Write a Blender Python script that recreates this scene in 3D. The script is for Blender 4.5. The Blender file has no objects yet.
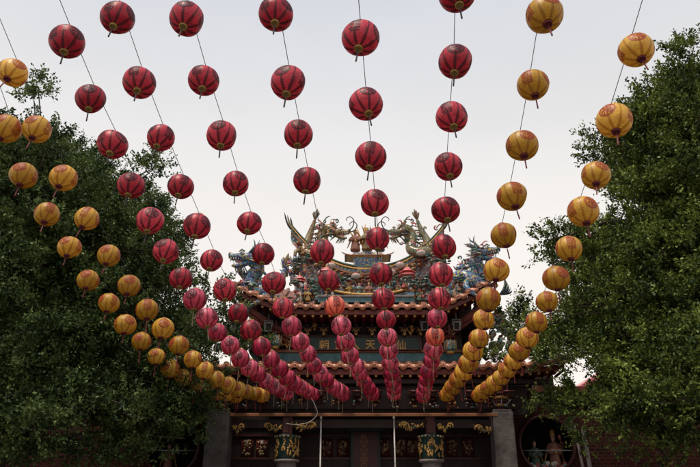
import bpy, bmesh, math, random
import numpy as np
from mathutils import Vector, Matrix, noise
R = math.radians
PI = math.pi
sc = bpy.context.scene
col = sc.collection

# ------------------------------------------------------------------ camera, sky, sun, exposure
F = 640.0; PITCH = math.atan(F / 1500.0); EYE = 1.6
CT, ST = math.cos(PITCH), math.sin(PITCH)
cam = bpy.data.cameras.new('camera'); cam.sensor_width = 36; cam.lens = 36 * F / 700
cam.clip_end = 2000
camo = bpy.data.objects.new('camera', cam); col.objects.link(camo)
camo.location = (0, 0, EYE); camo.rotation_euler = (R(90) + PITCH, 0, 0)
sc.camera = camo

SUN_EL, SUN_AZ = 68, -140          # degrees; azimuth measured from +Y towards +X
SKY_STRENGTH, SUN_STRENGTH = 0.10, 2.6
w = bpy.data.worlds.new('World'); sc.world = w; w.use_nodes = True
nt = w.node_tree; nt.nodes.clear()
out = nt.nodes.new('ShaderNodeOutputWorld'); bg = nt.nodes.new('ShaderNodeBackground')
sky = nt.nodes.new('ShaderNodeTexSky'); sky.sky_type = 'NISHITA'; sky.sun_disc = False
sky.sun_elevation = R(SUN_EL); sky.sun_rotation = R(SUN_AZ); sky.dust_density = 4; sky.air_density = 1
# a thin even overcast in front of the clear sky
tc = nt.nodes.new('ShaderNodeTexCoord'); sep = nt.nodes.new('ShaderNodeSeparateXYZ')
nt.links.new(tc.outputs['Generated'], sep.inputs[0])
cr = nt.nodes.new('ShaderNodeValToRGB'); nt.links.new(sep.outputs['Z'], cr.inputs[0])
e = cr.color_ramp.elements
e[0].position = 0.05; e[0].color = (10.5, 9.5, 8.6, 1)
e[1].position = 0.80; e[1].color = (5.7, 6.15, 6.9, 1)
m_ = e.new(0.42); m_.color = (8.9, 8.55, 8.2, 1)
mx = nt.nodes.new('ShaderNodeMix'); mx.data_type = 'RGBA'; mx.inputs[0].default_value = 0.93
cn = nt.nodes.new('ShaderNodeTexNoise'); cn.inputs['Scale'].default_value = 2.2; cn.inputs['Detail'].default_value = 7
cm = nt.nodes.new('ShaderNodeMapping'); cm.inputs['Scale'].default_value = (1, 1, 2.5)
nt.links.new(tc.outputs['Generated'], cm.inputs[0]); nt.links.new(cm.outputs[0], cn.inputs[0])
cs = nt.nodes.new('ShaderNodeMapRange'); cs.inputs[1].default_value = .3; cs.inputs[2].default_value = .7; cs.inputs[3].default_value = .955; cs.inputs[4].default_value = 1.045
nt.links.new(cn.outputs[0], cs.inputs[0])
cv = nt.nodes.new('ShaderNodeVectorMath'); cv.operation = 'SCALE'
nt.links.new(cr.outputs[0], cv.inputs[0]); nt.links.new(cs.outputs[0], cv.inputs['Scale'])
nt.links.new(sky.outputs[0], mx.inputs[6]); nt.links.new(cv.outputs[0], mx.inputs[7])
nt.links.new(mx.outputs[2], bg.inputs[0]); bg.inputs[1].default_value = SKY_STRENGTH
nt.links.new(bg.outputs[0], out.inputs[0])
sl = bpy.data.lights.new('sun', 'SUN'); sl.energy = SUN_STRENGTH; sl.angle = R(10); sl.color = (1, .90, .76)
so = bpy.data.objects.new('sun', sl); col.objects.link(so)
sd = Vector((math.sin(R(SUN_AZ)) * math.cos(R(SUN_EL)), math.cos(R(SUN_AZ)) * math.cos(R(SUN_EL)), math.sin(R(SUN_EL))))
so.rotation_euler = sd.to_track_quat('Z', 'Y').to_euler()
vs = sc.view_settings; vs.view_transform = 'Standard'; vs.look = 'None'; vs.gamma = 1; vs.use_curve_mapping = False
vs.exposure = 0.12

rnd = random.Random(7)

def at(u, v, Y):
    """point on the plane y = Y seen at pixel (u, v) of the 700 x 467 photograph"""
    dx, dv = (u - 350) / F, (233 - v) / F
    s = Y / (CT - dv * ST)
    return Vector((dx * s, Y, EYE + (ST + dv * CT) * s))

# ------------------------------------------------------------------ materials
def new_mat(name):
    m = bpy.data.materials.new(name); m.use_nodes = True
    t = m.node_tree; b = t.nodes['Principled BSDF']
    return m, t, b

def N(t, kind, **kw):
    n = t.nodes.new(kind)
    for k, v in kw.items(): setattr(n, k, v)
    return n

def M2(t, op, a, b=None, c=None):
    n = N(t, 'ShaderNodeMath', operation=op)
    for i, x in enumerate((a, b, c)):
        if x is None: continue
        if isinstance(x, (int, float)): n.inputs[i].default_value = x
        else: t.links.new(x, n.inputs[i])
    return n.outputs[0]

def mixc(t, fac, a, b):
    n = N(t, 'ShaderNodeMix', data_type='RGBA')
    for i, x in ((0, fac), (6, a), (7, b)):
        if isinstance(x, (int, float)): n.inputs[i].default_value = x
        elif isinstance(x, tuple): n.inputs[i].default_value = x if len(x) == 4 else (*x, 1)
        else: t.links.new(x, n.inputs[i])
    return n.outputs[2]

def plain(name, c, rough=.6, metal=0, scale=6, var=.35, dirt=None, bump=.15, spec=.4):
    """one colour broken up by noise and grime"""
    m, t, b = new_mat(name)
    co = N(t, 'ShaderNodeTexCoord')
    n1 = N(t, 'ShaderNodeTexNoise'); n1.inputs['Scale'].default_value = scale; n1.inputs['Detail'].default_value = 6
    t.links.new(co.outputs['Object'], n1.inputs[0])
    n2 = N(t, 'ShaderNodeTexNoise'); n2.inputs['Scale'].default_value = scale * 6; n2.inputs['Detail'].default_value = 4
    t.links.new(co.outputs['Object'], n2.inputs[0])
    lo = tuple(x * (1 - var) for x in c); hi = tuple(min(1, x * (1 + var)) for x in c)
    f1 = M2(t, 'MULTIPLY_ADD', n1.outputs[0], 2.0, -.5)
    cc = mixc(t, f1, lo, hi)
    d = dirt or tuple(x * .35 for x in c)
    f2 = N(t, 'ShaderNodeValToRGB'); t.links.new(n2.outputs[0], f2.inputs[0])
    f2.color_ramp.elements[0].position = .52; f2.color_ramp.elements[1].position = .68
    cc = mixc(t, M2(t, 'MULTIPLY', f2.outputs[0], .6), cc, d)
    t.links.new(cc, b.inputs['Base Color'])
    b.inputs['Roughness'].default_value = rough; b.inputs['Metallic'].default_value = metal
    b.inputs['Specular IOR Level'].default_value = spec
    bp = N(t, 'ShaderNodeBump'); bp.inputs['Strength'].default_value = bump; bp.inputs['Distance'].default_value = .02
    t.links.new(n2.outputs[0], bp.inputs['Height']); t.links.new(bp.outputs[0], b.inputs['Normal'])
    return m

def mosaic(name, cols, scale=22, rough=.3, bump=.5):
    """cut ceramic chips in a few glaze colours"""
    m, t, b = new_mat(name)
    co = N(t, 'ShaderNodeTexCoord')
    v = N(t, 'ShaderNodeTexVoronoi'); v.inputs['Scale'].default_value = scale
    t.links.new(co.outputs['Object'], v.inputs['Vector'])
    s = N(t, 'ShaderNodeSeparateColor'); t.links.new(v.outputs['Color'], s.inputs[0])
    big = N(t, 'ShaderNodeTexNoise'); big.inputs['Scale'].default_value = scale / 6
    t.links.new(co.outputs['Object'], big.inputs[0])
    f = M2(t, 'ADD', M2(t, 'MULTIPLY', s.outputs[0], .5), M2(t, 'MULTIPLY_ADD', big.outputs[0], 1.6, -.55))
    r = N(t, 'ShaderNodeValToRGB'); r.color_ramp.interpolation = 'CONSTANT'; t.links.new(f, r.inputs[0])
    el = r.color_ramp.elements
    while len(el) > 1: el.remove(el[-1])
    el[0].position = 0; el[0].color = (*cols[0], 1)
    for i, c in enumerate(cols[1:], 1):
        x = el.new(i / len(cols)); x.color = (*c, 1)
    dst = N(t, 'ShaderNodeTexVoronoi', feature='DISTANCE_TO_EDGE'); dst.inputs['Scale'].default_value = scale
    t.links.new(co.outputs['Object'], dst.inputs['Vector'])
    g = M2(t, 'LESS_THAN', dst.outputs[0], .05)
    cc = mixc(t, g, r.outputs[0], (.05, .045, .04))
    t.links.new(cc, b.inputs['Base Color']); b.inputs['Roughness'].default_value = rough
    bp = N(t, 'ShaderNodeBump'); bp.inputs['Strength'].default_value = bump; bp.inputs['Distance'].default_value = .02
    t.links.new(s.outputs[1], bp.inputs['Height']); t.links.new(bp.outputs[0], b.inputs['Normal'])
    return m

def lantern_mat(name, base, seam, fade, vmin=.72, grime=.75):
    """ribbed cloth: leaf shaped darker seams, sun fade and a different tone on each lantern"""
    m, t, b = new_mat(name)
    co = N(t, 'ShaderNodeTexCoord'); sp = N(t, 'ShaderNodeSeparateXYZ'); t.links.new(co.outputs['Object'], sp.inputs[0])
    ang = M2(t, 'ARCTAN2', sp.outputs['Y'], sp.outputs['X'])
    fr = M2(t, 'FRACT', M2(t, 'MULTIPLY_ADD', ang, 8 / (2 * PI), 8.5))
    dist = M2(t, 'ABSOLUTE', M2(t, 'SUBTRACT', fr, .5))
    zz = M2(t, 'ABSOLUTE', M2(t, 'MULTIPLY', sp.outputs['Z'], 5.4))
    wd = M2(t, 'MULTIPLY_ADD', M2(t, 'MULTIPLY', zz, zz), .20, .05)
    mask = N(t, 'ShaderNodeMapRange'); t.links.new(M2(t, 'SUBTRACT', wd, dist), mask.inputs[0])
    mask.inputs[1].default_value = -.01; mask.inputs[2].default_value = .015
    oi = N(t, 'ShaderNodeObjectInfo')
    n1 = N(t, 'ShaderNodeTexNoise'); n1.inputs['Scale'].default_value = 9; n1.inputs['Detail'].default_value = 5
    mp = N(t, 'ShaderNodeVectorMath', operation='ADD'); t.links.new(co.outputs['Object'], mp.inputs[0]); t.links.new(oi.outputs['Random'], mp.inputs[1])
    t.links.new(mp.outputs[0], n1.inputs[0])
    f = M2(t, 'MULTIPLY', M2(t, 'MULTIPLY_ADD', n1.outputs[0], .5, .1), M2(t, 'MULTIPLY_ADD', oi.outputs['Random'], 1.5, .0))
    cc = mixc(t, f, base, fade)
    rib = N(t, 'ShaderNodeTexWave', wave_type='BANDS', bands_direction='Z'); rib.inputs['Scale'].default_value = 18.5
    t.links.new(co.outputs['Object'], rib.inputs[0])
    cc = mixc(t, M2(t, 'MULTIPLY', M2(t, 'GREATER_THAN', rib.outputs[1], .82), .35), cc, tuple(x * .45 for x in base))
    cc = mixc(t, M2(t, 'MULTIPLY', mask.outputs[0], .85), cc, seam)
    gr = N(t, 'ShaderNodeTexNoise'); gr.inputs['Scale'].default_value = 16; gr.inputs['Detail'].default_value = 8; gr.inputs['Roughness'].default_value = .7
    t.links.new(mp.outputs[0], gr.inputs[0])
    g2 = N(t, 'ShaderNodeMapRange'); t.links.new(gr.outputs[0], g2.inputs[0]); g2.inputs[1].default_value = .48; g2.inputs[2].default_value = .72; g2.inputs[4].default_value = grime
    cc = mixc(t, g2.outputs[0], cc, seam)
    hs = N(t, 'ShaderNodeHueSaturation'); t.links.new(cc, hs.inputs['Color'])
    t.links.new(M2(t, 'MULTIPLY_ADD', oi.outputs['Random'], .40, vmin), hs.inputs['Value'])
    t.links.new(hs.outputs[0], b.inputs['Base Color']); b.inputs['Roughness'].default_value = .42
    b.inputs['Specular IOR Level'].default_value = .6; b.inputs['Coat Weight'].default_value = .2; b.inputs['Coat Roughness'].default_value = .38
    tr = N(t, 'ShaderNodeBsdfTranslucent'); t.links.new(hs.outputs[0], tr.inputs[0])
    ms = N(t, 'ShaderNodeMixShader'); ms.inputs[0].default_value = .38
    t.links.new(b.outputs[0], ms.inputs[1]); t.links.new(tr.outputs[0], ms.inputs[2])
    t.links.new(ms.outputs[0], t.nodes['Material Output'].inputs[0])
    return m

def leaf_mat(name, a, bcol, c):
    m, t, b = new_mat(name)
    g = N(t, 'ShaderNodeNewGeometry')
    r = N(t, 'ShaderNodeValToRGB'); t.links.new(g.outputs['Random Per Island'], r.inputs[0])
    el = r.color_ramp.elements; el[0].color = (*a, 1); el[1].color = (*c, 1); x = el.new(.6); x.color = (*bcol, 1)
    co = N(t, 'ShaderNodeTexCoord'); n = N(t, 'ShaderNodeTexNoise'); n.inputs['Scale'].default_value = 1.7; n.inputs['Detail'].default_value = 4
    t.links.new(co.outputs['Object'], n.inputs[0])
    cc = mixc(t, M2(t, 'MULTIPLY_ADD', n.outputs[0], 4.6, -2.05), r.outputs[0], c)  # noise paints bright sunlit clumps into the leaf colour
    t.links.new(cc, b.inputs['Base Color']); b.inputs['Roughness'].default_value = .5
    b.inputs['Specular IOR Level'].default_value = .28
    tr = N(t, 'ShaderNodeBsdfTranslucent'); t.links.new(cc, tr.inputs[0])
    ms = N(t, 'ShaderNodeMixShader'); ms.inputs[0].default_value = .16
    t.links.new(b.outputs[0], ms.inputs[1]); t.links.new(tr.outputs[0], ms.inputs[2])
    t.links.new(ms.outputs[0], t.nodes['Material Output'].inputs[0])
    return m

def brick_mat(name, c1, c2, mortar, sx=4):
    m, t, b = new_mat(name)
    co = N(t, 'ShaderNodeTexCoord'); mp = N(t, 'ShaderNodeMapping'); mp.inputs['Rotation'].default_value = (R(90), 0, 0)
    t.links.new(co.outputs['Object'], mp.inputs[0])
    k = N(t, 'ShaderNodeTexBrick'); t.links.new(mp.outputs[0], k.inputs[0])
    k.inputs['Color1'].default_value = (*c1, 1); k.inputs['Color2'].default_value = (*c2, 1); k.inputs['Mortar'].default_value = (*mortar, 1)
    k.inputs['Scale'].default_value = sx; k.inputs['Mortar Size'].default_value = .03
    t.links.new(k.outputs[0], b.inputs['Base Color']); b.inputs['Roughness'].default_value = .85; b.inputs['Specular IOR Level'].default_value = .12
    return m

MT = {}
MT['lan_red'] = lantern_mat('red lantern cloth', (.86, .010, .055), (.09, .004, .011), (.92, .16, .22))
MT['lan_red_lit'] = lantern_mat('lit red lantern cloth', (1, .035, .14), (.30, .010, .045), (1, .42, .52))  # red cloth for far lanterns, their pinker light put into the colour
MT['lan_salmon'] = lantern_mat('faded salmon lantern cloth', (1, .25, .15), (.38, .04, .03), (1, .42, .30), 1.1, .3)
MT['lan_yellow'] = lantern_mat('yellow lantern cloth', (.90, .49, .02), (.50, .23, .01), (.97, .70, .15))
MT['ink'] = plain('dark printed ink', (.035, .008, .016), .5, var=.1)
MT['ink_red'] = plain('red printed ink', (.38, .04, .02), .5, var=.1)
MT['brass'] = plain('dull brass paper', (.42, .26, .07), .45, 0, 14)
MT['maroon'] = plain('maroon cap', (.17, .02, .03), .5, 0, 14)
MT['thread'] = plain('dark thread', (.05, .035, .035), .7)
MT['tassel_pale'] = plain('straw tassel', (.30, .22, .14), .8)
MT['tassel_red'] = plain('red tassel', (.28, .05, .05), .8)
MT['wire'] = plain('black wire', (.02, .02, .02), .5)
MT['white_wire'] = plain('pale cable', (.55, .5, .46), .5)
MT['tile'] = plain('terracotta roof tile', (.26, .10, .06), .55, 0, 3, .6, dirt=(.05, .045, .03))
MT['tile_edge'] = plain('glazed orange tile end', (.48, .19, .11), .35, 0, 4, .6, dirt=(.08, .06, .035), spec=.6)
MT['soffit'] = plain('red brown painted timber', (.16, .035, .025), .6, 0, 4, .4)
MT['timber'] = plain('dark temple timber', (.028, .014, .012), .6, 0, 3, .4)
MT['timber_red'] = plain('dark red lacquer', (.07, .012, .010), .45, 0, 3, .35)
MT['beam'] = plain('orange brown beam', (.26, .10, .04), .55, 0, 5)
MT['gold'] = plain('old gilding', (.62, .36, .11), .42, .35, 18, .5, dirt=(.05, .03, .015), bump=.5)
MT['teal'] = plain('faded teal paint', (.075, .17, .20), .6, 0, 7)
MT['teal_dark'] = plain('dark green lacquer', (.012, .035, .032), .5, 0, 4)
MT['stone'] = plain('grey granite', (.12, .105, .10), .85, 0, 4, .5, bump=.35, spec=.2)
MT['stone_pale'] = plain('pale carved stone', (.24, .20, .19), .8, 0, 9, .3)
MT['pole'] = plain('white painted pole', (.7, .66, .62), .45, 0, 3, .15)
MT['bark'] = plain('grey brown bark', (.10, .075, .055), .9, 0, 5, .4, bump=.8)
MT['paving'] = plain('grey paving stone', (.12, .115, .11), .85, 0, 1.5, .25)
MT['skin'] = plain('painted face', (.55, .32, .24), .5)
MT['hair'] = plain('black painted hair', (.02, .018, .018), .5)
MT['robe_pink'] = plain('faded pink robe', (.34, .15, .11), .6, 0, 8)
MT['robe_green'] = plain('dull green robe', (.10, .17, .13), .6, 0, 8)
MT['robe_yellow'] = plain('ochre robe', (.42, .28, .09), .6, 0, 8)
MT['white_glaze'] = plain('white glaze', (.7, .66, .6), .3, 0, 10, .2)
MT['pink_glaze'] = plain('pink glaze', (.65, .16, .17), .3, 0, 10)
MT['black'] = plain('black paint', (.012, .012, .012), .5)
MT['metal_grey'] = plain('grey metal housing', (.3, .33, .34), .4, .4)
MT['mos_blue'] = mosaic('blue scale mosaic', [(.02, .04, .24), (.04, .26, .48), (.30, .40, .44), (.12, .06, .24), (.03, .22, .30), (.55, .40, .10), (.04, .12, .46), (.50, .46, .40)], 18)
MT['mos_green'] = mosaic('green scale mosaic', [(.05, .12, .07), (.20, .20, .07), (.30, .15, .07), (.10, .24, .18), (.46, .34, .14), (.20, .06, .07), (.52, .46, .34)], 24)
MT['mos_gold'] = mosaic('gold brown mosaic', [(.36, .20, .06), (.20, .10, .04), (.44, .30, .11), (.12, .13, .05), (.38, .12, .07), (.48, .40, .26)], 22)
MT['mos_pink'] = mosaic('pink and teal mosaic', [(.62, .18, .14), (.62, .50, .36), (.06, .22, .22), (.46, .07, .06), (.10, .14, .30), (.70, .50, .38), (.14, .24, .12), (.72, .66, .60)], 22)
MT['mos_teal'] = mosaic('teal and green mosaic', [(.03, .18, .15), (.12, .32, .28), (.03, .08, .07), (.45, .54, .46), (.06, .16, .26), (.50, .18, .16), (.60, .55, .42)], 22)
MT['leaf_left'] = leaf_mat('left tree leaves', (.008, .020, .006), (.020, .050, .014), (.15, .21, .06))
MT['leaf_right'] = leaf_mat('right tree leaves', (.009, .022, .005), (.024, .052, .012), (.22, .28, .055))
MT['brick'] = brick_mat('dark red brick', (.06, .010, .007), (.028, .006, .005), (.055, .034, .03), 2.6)

# ------------------------------------------------------------------ mesh builder
class MB:
    def __init__(s): s.v = []; s.f = []; s.m = []
    def add(s, vs_, fs, mi=0, X=None):
        b = len(s.v)
        for p in vs_:
            p = Vector(p); s.v.append(X @ p if X is not None else p)
        for f in fs: s.f.append([b + i for i in f]); s.m.append(mi)
        return s
    def box(s, c, d, mi=0, X=None, taper=1.0):
        x, y, z = c; a, b, h = d[0] / 2, d[1] / 2, d[2] / 2
        vs_ = [(x + i * a * (taper if k > 0 else 1), y + j * b * (taper if k > 0 else 1), z + k * h) for k in (-1, 1) for i, j in ((-1, -1), (1, -1), (1, 1), (-1, 1))]
        return s.add(vs_, [(3, 2, 1, 0), (4, 5, 6, 7), (0, 1, 5, 4), (1, 2, 6, 5), (2, 3, 7, 6), (3, 0, 4, 7)], mi, X)
    def tube(s, pts, rad, n=8, mi=0, X=None, caps=True):
        pts = [Vector(p) for p in pts]
        if isinstance(rad, (int, float)): rad = [rad] * len(pts)
        vs_ = []; up = Vector((0, 0, 1)); prev = None
        for i, p in enumerate(pts):
            d = (pts[min(i + 1, len(pts) - 1)] - pts[max(i - 1, 0)])
            d = d.normalized() if d.length > 1e-9 else Vector((0, 0, 1))
            if prev is None:
                a = d.orthogonal().normalized()
            else:
                a = prev - d * prev.dot(d)
                a = a.normalized() if a.length > 1e-6 else d.orthogonal().normalized()
            prev = a; b = d.cross(a)
            for k in range(n):
                q = 2 * PI * k / n
                vs_.append(p + (a * math.cos(q) + b * math.sin(q)) * rad[i])
        fs = []
        for i in range(len(pts) - 1):
            for k in range(n):
                k2 = (k + 1) % n
                fs.append((i * n + k, i * n + k2, (i + 1) * n + k2, (i + 1) * n + k))
        if caps:
            fs.append(tuple(range(n - 1, -1, -1))); fs.append(tuple(range((len(pts) - 1) * n, len(pts) * n)))
        return s.add(vs_, fs, mi, X)
    def cone(s, p, q, r, n=6, mi=0, X=None):
        return s.tube([p, (Vector(p) + Vector(q)) / 2, q], [r, r * .55, r * .03], n, mi, X)
    def lathe(s, prof, n=16, mi=0, X=None, c=(0, 0, 0)):
        vs_ = []; c = Vector(c)
        for r, z in prof:
            for k in range(n):
                q = 2 * PI * k / n; vs_.append(c + Vector((r * math.cos(q), r * math.sin(q), z)))
        fs = []
        for i in range(len(prof) - 1):
            for k in range(n):
                k2 = (k + 1) % n; fs.append((i * n + k, i * n + k2, (i + 1) * n + k2, (i + 1) * n + k))
        fs.append(tuple(range(n - 1, -1, -1))); fs.append(tuple(range((len(prof) - 1) * n, len(prof) * n)))
        return s.add(vs_, fs, mi, X)
    def ell(s, c, r, mi=0, n=12, rings=8, X=None):
        if isinstance(r, (int, float)): r = (r, r, r)
        c = Vector(c); vs_ = []
        for i in range(rings + 1):
            th = PI * i / rings
            for k in range(n):
                q = 2 * PI * k / n
                vs_.append(c + Vector((r[0] * math.sin(th) * math.cos(q), r[1] * math.sin(th) * math.sin(q), r[2] * math.cos(th))))
        fs = []
        for i in range(rings):
            for k in range(n):
                k2 = (k + 1) % n; fs.append((i * n + k, (i + 1) * n + k, (i + 1) * n + k2, i * n + k2))
        return s.add(vs_, fs, mi, X)
    def blade(s, p, q, w, mi=0, thick=.012, bend=(0, 0, 0), n=5):
        """a flame or fin: flat tapered and curved, with thickness"""
        p, q, bend = Vector(p), Vector(q), Vector(bend)
        pts = []; rr = []
        for i in range(n + 1):
            t = i / n; pts.append(p.lerp(q, t) + bend * math.sin(PI * t)); rr.append(w * (1 - t) ** .8 * (.6 + 1.2 * t) + .002)
        return s.tube(pts, rr, 5, mi)
    def build(s, name, mats, parent=None, smooth=True):
        me = bpy.data.meshes.new(name); me.from_pydata([tuple(p) for p in s.v], [], s.f)
        for m in (mats if isinstance(mats, (list, tuple)) else [mats]): me.materials.append(MT[m] if isinstance(m, str) else m)
        me.polygons.foreach_set('material_index', s.m)
        if smooth: me.polygons.foreach_set('use_smooth', [True] * len(me.polygons))
        me.update()
        o = bpy.data.objects.new(name, me); col.objects.link(o)
        if parent: o.parent = parent
        return o

def soft(o, w=.006):
    md = o.modifiers.new('bevel', 'BEVEL'); md.width = w; md.segments = 2; md.limit_method = 'ANGLE'
    return o

def thing(name, label, cat, loc=(0, 0, 0), rz=0, group=None):
    o = bpy.data.objects.new(name, None); col.objects.link(o); o.empty_display_size = .1
    o.location = loc; o.rotation_euler = (0, 0, rz); o['label'] = label; o['category'] = cat
    if group: o['group'] = group
    return o

def tag(o, label, cat, group=None):
    o['label'] = label; o['category'] = cat
    if group: o['group'] = group
    return o

def dup(root, loc, rot, label, group=None):
    def cp(o, par):
        c = o.copy(); col.objects.link(c)
        if par: c.parent = par
        for ch in kids.get(o.name, []): cp(ch, c)
        return c
    kids = {}
    def walk(o):
        for ch in o.children: kids.setdefault(o.name, []).append(ch); walk(ch)
    walk(root)
    c = cp(root, None); c.location = loc; c.rotation_euler = rot; c['label'] = label
    if group: c['group'] = group
    return c

ORD = ['', 'first', 'second', 'third', 'fourth', 'fifth', 'sixth', 'seventh', 'eighth', 'ninth', 'tenth', 'eleventh', 'twelfth', 'thirteenth',
       'fourteenth', 'fifteenth', 'sixteenth', 'seventeenth', 'eighteenth', 'nineteenth', 'twentieth']

def glyphs(body, size):
    cu = bpy.data.curves.new('writing', 'FONT'); cu.body = body; cu.align_x = 'CENTER'; cu.align_y = 'CENTER'; cu.size = size
    cu.resolution_u = 2; cu.offset = size * .012
    o = bpy.data.objects.new('writing', cu); col.objects.link(o); bpy.context.view_layer.update()
    me = bpy.data.meshes.new_from_object(o.evaluated_get(bpy.context.evaluated_depsgraph_get()))
    vs_ = [v.co.copy() for v in me.vertices]; fs = [tuple(p.vertices) for p in me.polygons]
    bpy.data.objects.remove(o); bpy.data.meshes.remove(me)
    if vs_:
        cy = (max(v.y for v in vs_) + min(v.y for v in vs_)) / 2; cx = (max(v.x for v in vs_) + min(v.x for v in vs_)) / 2
        for v in vs_: v.y -= cy; v.x -= cx
    return vs_, fs

def smooth_path(P, n):
    """Catmull-Rom through the points, n samples"""
    P = [Vector(p) for p in P]; Q = [P[0] * 2 - P[1]] + P + [P[-1] * 2 - P[-2]]; out_ = []
    for i in range(n):
        t = i / (n - 1) * (len(P) - 1); k = min(int(t), len(P) - 2); u = t - k
        a, b, c, d = Q[k:k + 4]
        out_.append(.5 * ((2 * b) + (c - a) * u + (2 * a - 5 * b + 4 * c - d) * u * u + (3 * b - a - 3 * c + d) * u ** 3))
    return out_
STRINGS = {
  'A': [[-4.58,7.14,7.02],[-4.51,7.89,6.6],[-4.36,8.62,6.2],[-4.21,9.33,5.84],[-4.06,10.06,5.49],[-3.9,10.76,5.19],[-3.76,11.45,4.95],[-3.61,12.08,4.76],[-3.45,12.76,4.59],[-3.31,13.44,4.45],[-3.18,14.1,4.35],[-3.06,14.78,4.28],[-2.9,15.41,4.25],[-2.75,16.05,4.26],[-2.64,16.68,4.3],[-2.52,17.3,4.36],[-2.42,17.93,4.43]],
  'B': [[-4.94,7.88,6.6],[-4.97,8.62,6.24],[-4.86,9.32,5.91],[-4.72,10.0,5.61],[-4.64,10.76,5.29],[-4.46,11.39,5.06],[-4.35,12.09,4.84],[-4.21,12.74,4.67],[-4.08,13.43,4.51],[-3.96,14.12,4.39],[-3.83,14.78,4.32],[-3.68,15.36,4.3],[-3.55,16.03,4.28],[-3.4,16.65,4.29],[-3.26,17.26,4.33],[-3.12,17.87,4.37]],
  'R1': [[-3.46,6.28,6.83],[-3.4,7.03,6.52],[-3.31,7.72,6.25],[-3.24,8.44,5.97],[-3.13,9.15,5.72],[-3.04,9.85,5.48],[-2.95,10.58,5.26],[-2.84,11.25,5.09],[-2.75,11.95,4.93],[-2.65,12.59,4.81],[-2.51,13.25,4.7],[-2.41,13.99,4.59],[-2.29,14.66,4.51],[-2.18,15.26,4.48],[-2.07,15.95,4.44],[-1.93,16.58,4.42],[-1.83,17.22,4.43],[-1.75,17.85,4.45]],
  'R2': [[-2.74,5.94,6.9],[-2.67,6.72,6.55],[-2.58,7.5,6.22],[-2.46,8.29,5.88],[-2.36,9.05,5.59],[-2.27,9.82,5.31],[-2.17,10.61,5.06],[-2.04,11.36,4.86],[-1.91,12.06,4.72],[-1.79,12.84,4.58],[-1.68,13.59,4.48],[-1.57,14.3,4.42],[-1.47,15.05,4.37],[-1.36,15.77,4.36],[-1.23,16.46,4.37],[-1.11,17.17,4.39],[-1.0,17.87,4.43]],
  'R3': [[-1.9,5.87,6.82],[-1.83,6.62,6.51],[-1.73,7.42,6.2],[-1.65,8.22,5.89],[-1.55,9.0,5.61],[-1.41,9.71,5.38],[-1.32,10.49,5.15],[-1.22,11.3,4.94],[-1.12,12.03,4.79],[-1.01,12.79,4.67],[-0.89,13.51,4.58],[-0.81,14.29,4.49],[-0.7,14.99,4.45],[-0.58,15.7,4.42],[-0.43,16.47,4.39],[-0.29,17.14,4.41],[-0.19,17.84,4.45]],
  'R4': [[-0.82,5.58,6.63],[-0.75,6.45,6.35],[-0.68,7.24,6.11],[-0.61,8.07,5.86],[-0.45,9.69,5.41],[-0.36,10.5,5.2],[-0.28,11.35,4.99],[-0.17,12.16,4.84],[-0.1,12.96,4.72],[0.0,13.79,4.61],[0.15,14.59,4.54],[0.24,15.35,4.51],[0.36,16.18,4.46],[0.5,16.98,4.43],[0.61,17.75,4.43]],
  'R5': [[0.12,5.82,6.5],[0.2,6.69,6.21],[0.28,7.53,5.94],[0.36,8.41,5.67],[0.43,9.21,5.44],[0.52,10.15,5.19],[0.59,10.96,5.01],[0.68,11.81,4.86],[0.76,12.67,4.74],[0.82,13.49,4.65],[0.9,14.35,4.57],[0.98,15.2,4.51],[1.06,16.04,4.47],[1.14,16.89,4.44],[1.2,17.71,4.43]],
  'R6': [[1.17,5.41,6.76],[1.25,6.19,6.46],[1.3,6.95,6.18],[1.35,7.73,5.9],[1.41,8.53,5.62],[1.48,9.34,5.36],[1.52,10.09,5.16],[1.58,10.86,4.98],[1.62,11.62,4.83],[1.68,12.43,4.69],[1.73,13.18,4.6],[1.78,13.92,4.53],[1.81,14.74,4.45],[1.84,15.48,4.4],[1.88,16.26,4.37],[1.93,17.03,4.36],[1.99,17.76,4.38]],
  'C': [[2.12,5.49,6.54],[2.18,6.32,6.22],[2.23,7.18,5.9],[2.27,8.03,5.59],[2.31,8.84,5.34],[2.35,9.69,5.09],[2.38,10.56,4.87],[2.43,11.33,4.73],[2.5,12.2,4.59],[2.51,12.96,4.52],[2.55,13.81,4.44],[2.57,14.62,4.4],[2.56,15.42,4.37],[2.57,16.24,4.35],[2.59,17.02,4.37],[2.63,17.8,4.4]],
  'D': [[3.13,5.65,6.19],[3.17,6.53,5.86],[3.2,7.37,5.57],[3.23,8.03,5.36],[3.26,8.85,5.13],[3.27,9.63,4.93],[3.33,10.39,4.78],[3.34,11.18,4.64],[3.36,11.94,4.54],[3.39,12.71,4.46],[3.43,13.46,4.41],[3.47,14.18,4.38],[3.5,14.95,4.35],[3.49,15.67,4.34],[3.48,16.39,4.35],[3.48,17.12,4.37],[3.51,17.83,4.39]],
}
# ------------------------------------------------------------------ ground
g = MB(); g.box((0, 60, -.05), (600, 600, .1)); go = g.build('ground', 'paving', smooth=False); go['kind'] = 'structure'

# ------------------------------------------------------------------ temple
temple = thing('temple', 'dark timber temple with tiered tiled roofs behind the rows of lanterns', 'temple', (0, 18.2, 0))
TO = temple.location.copy()
def tb(mb, name, mats, parent=None, smooth=False):
    o = mb.build(name, mats, None, smooth); p = parent or temple
    o.parent = p
    # vertices are written in world coordinates: shift them to the parent's frame
    o.data.transform(Matrix.Translation(-TO))
    return o

X0, X1, X2 = .22, .47, .60        # middle of porch, of upper eave, of ridge

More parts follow.
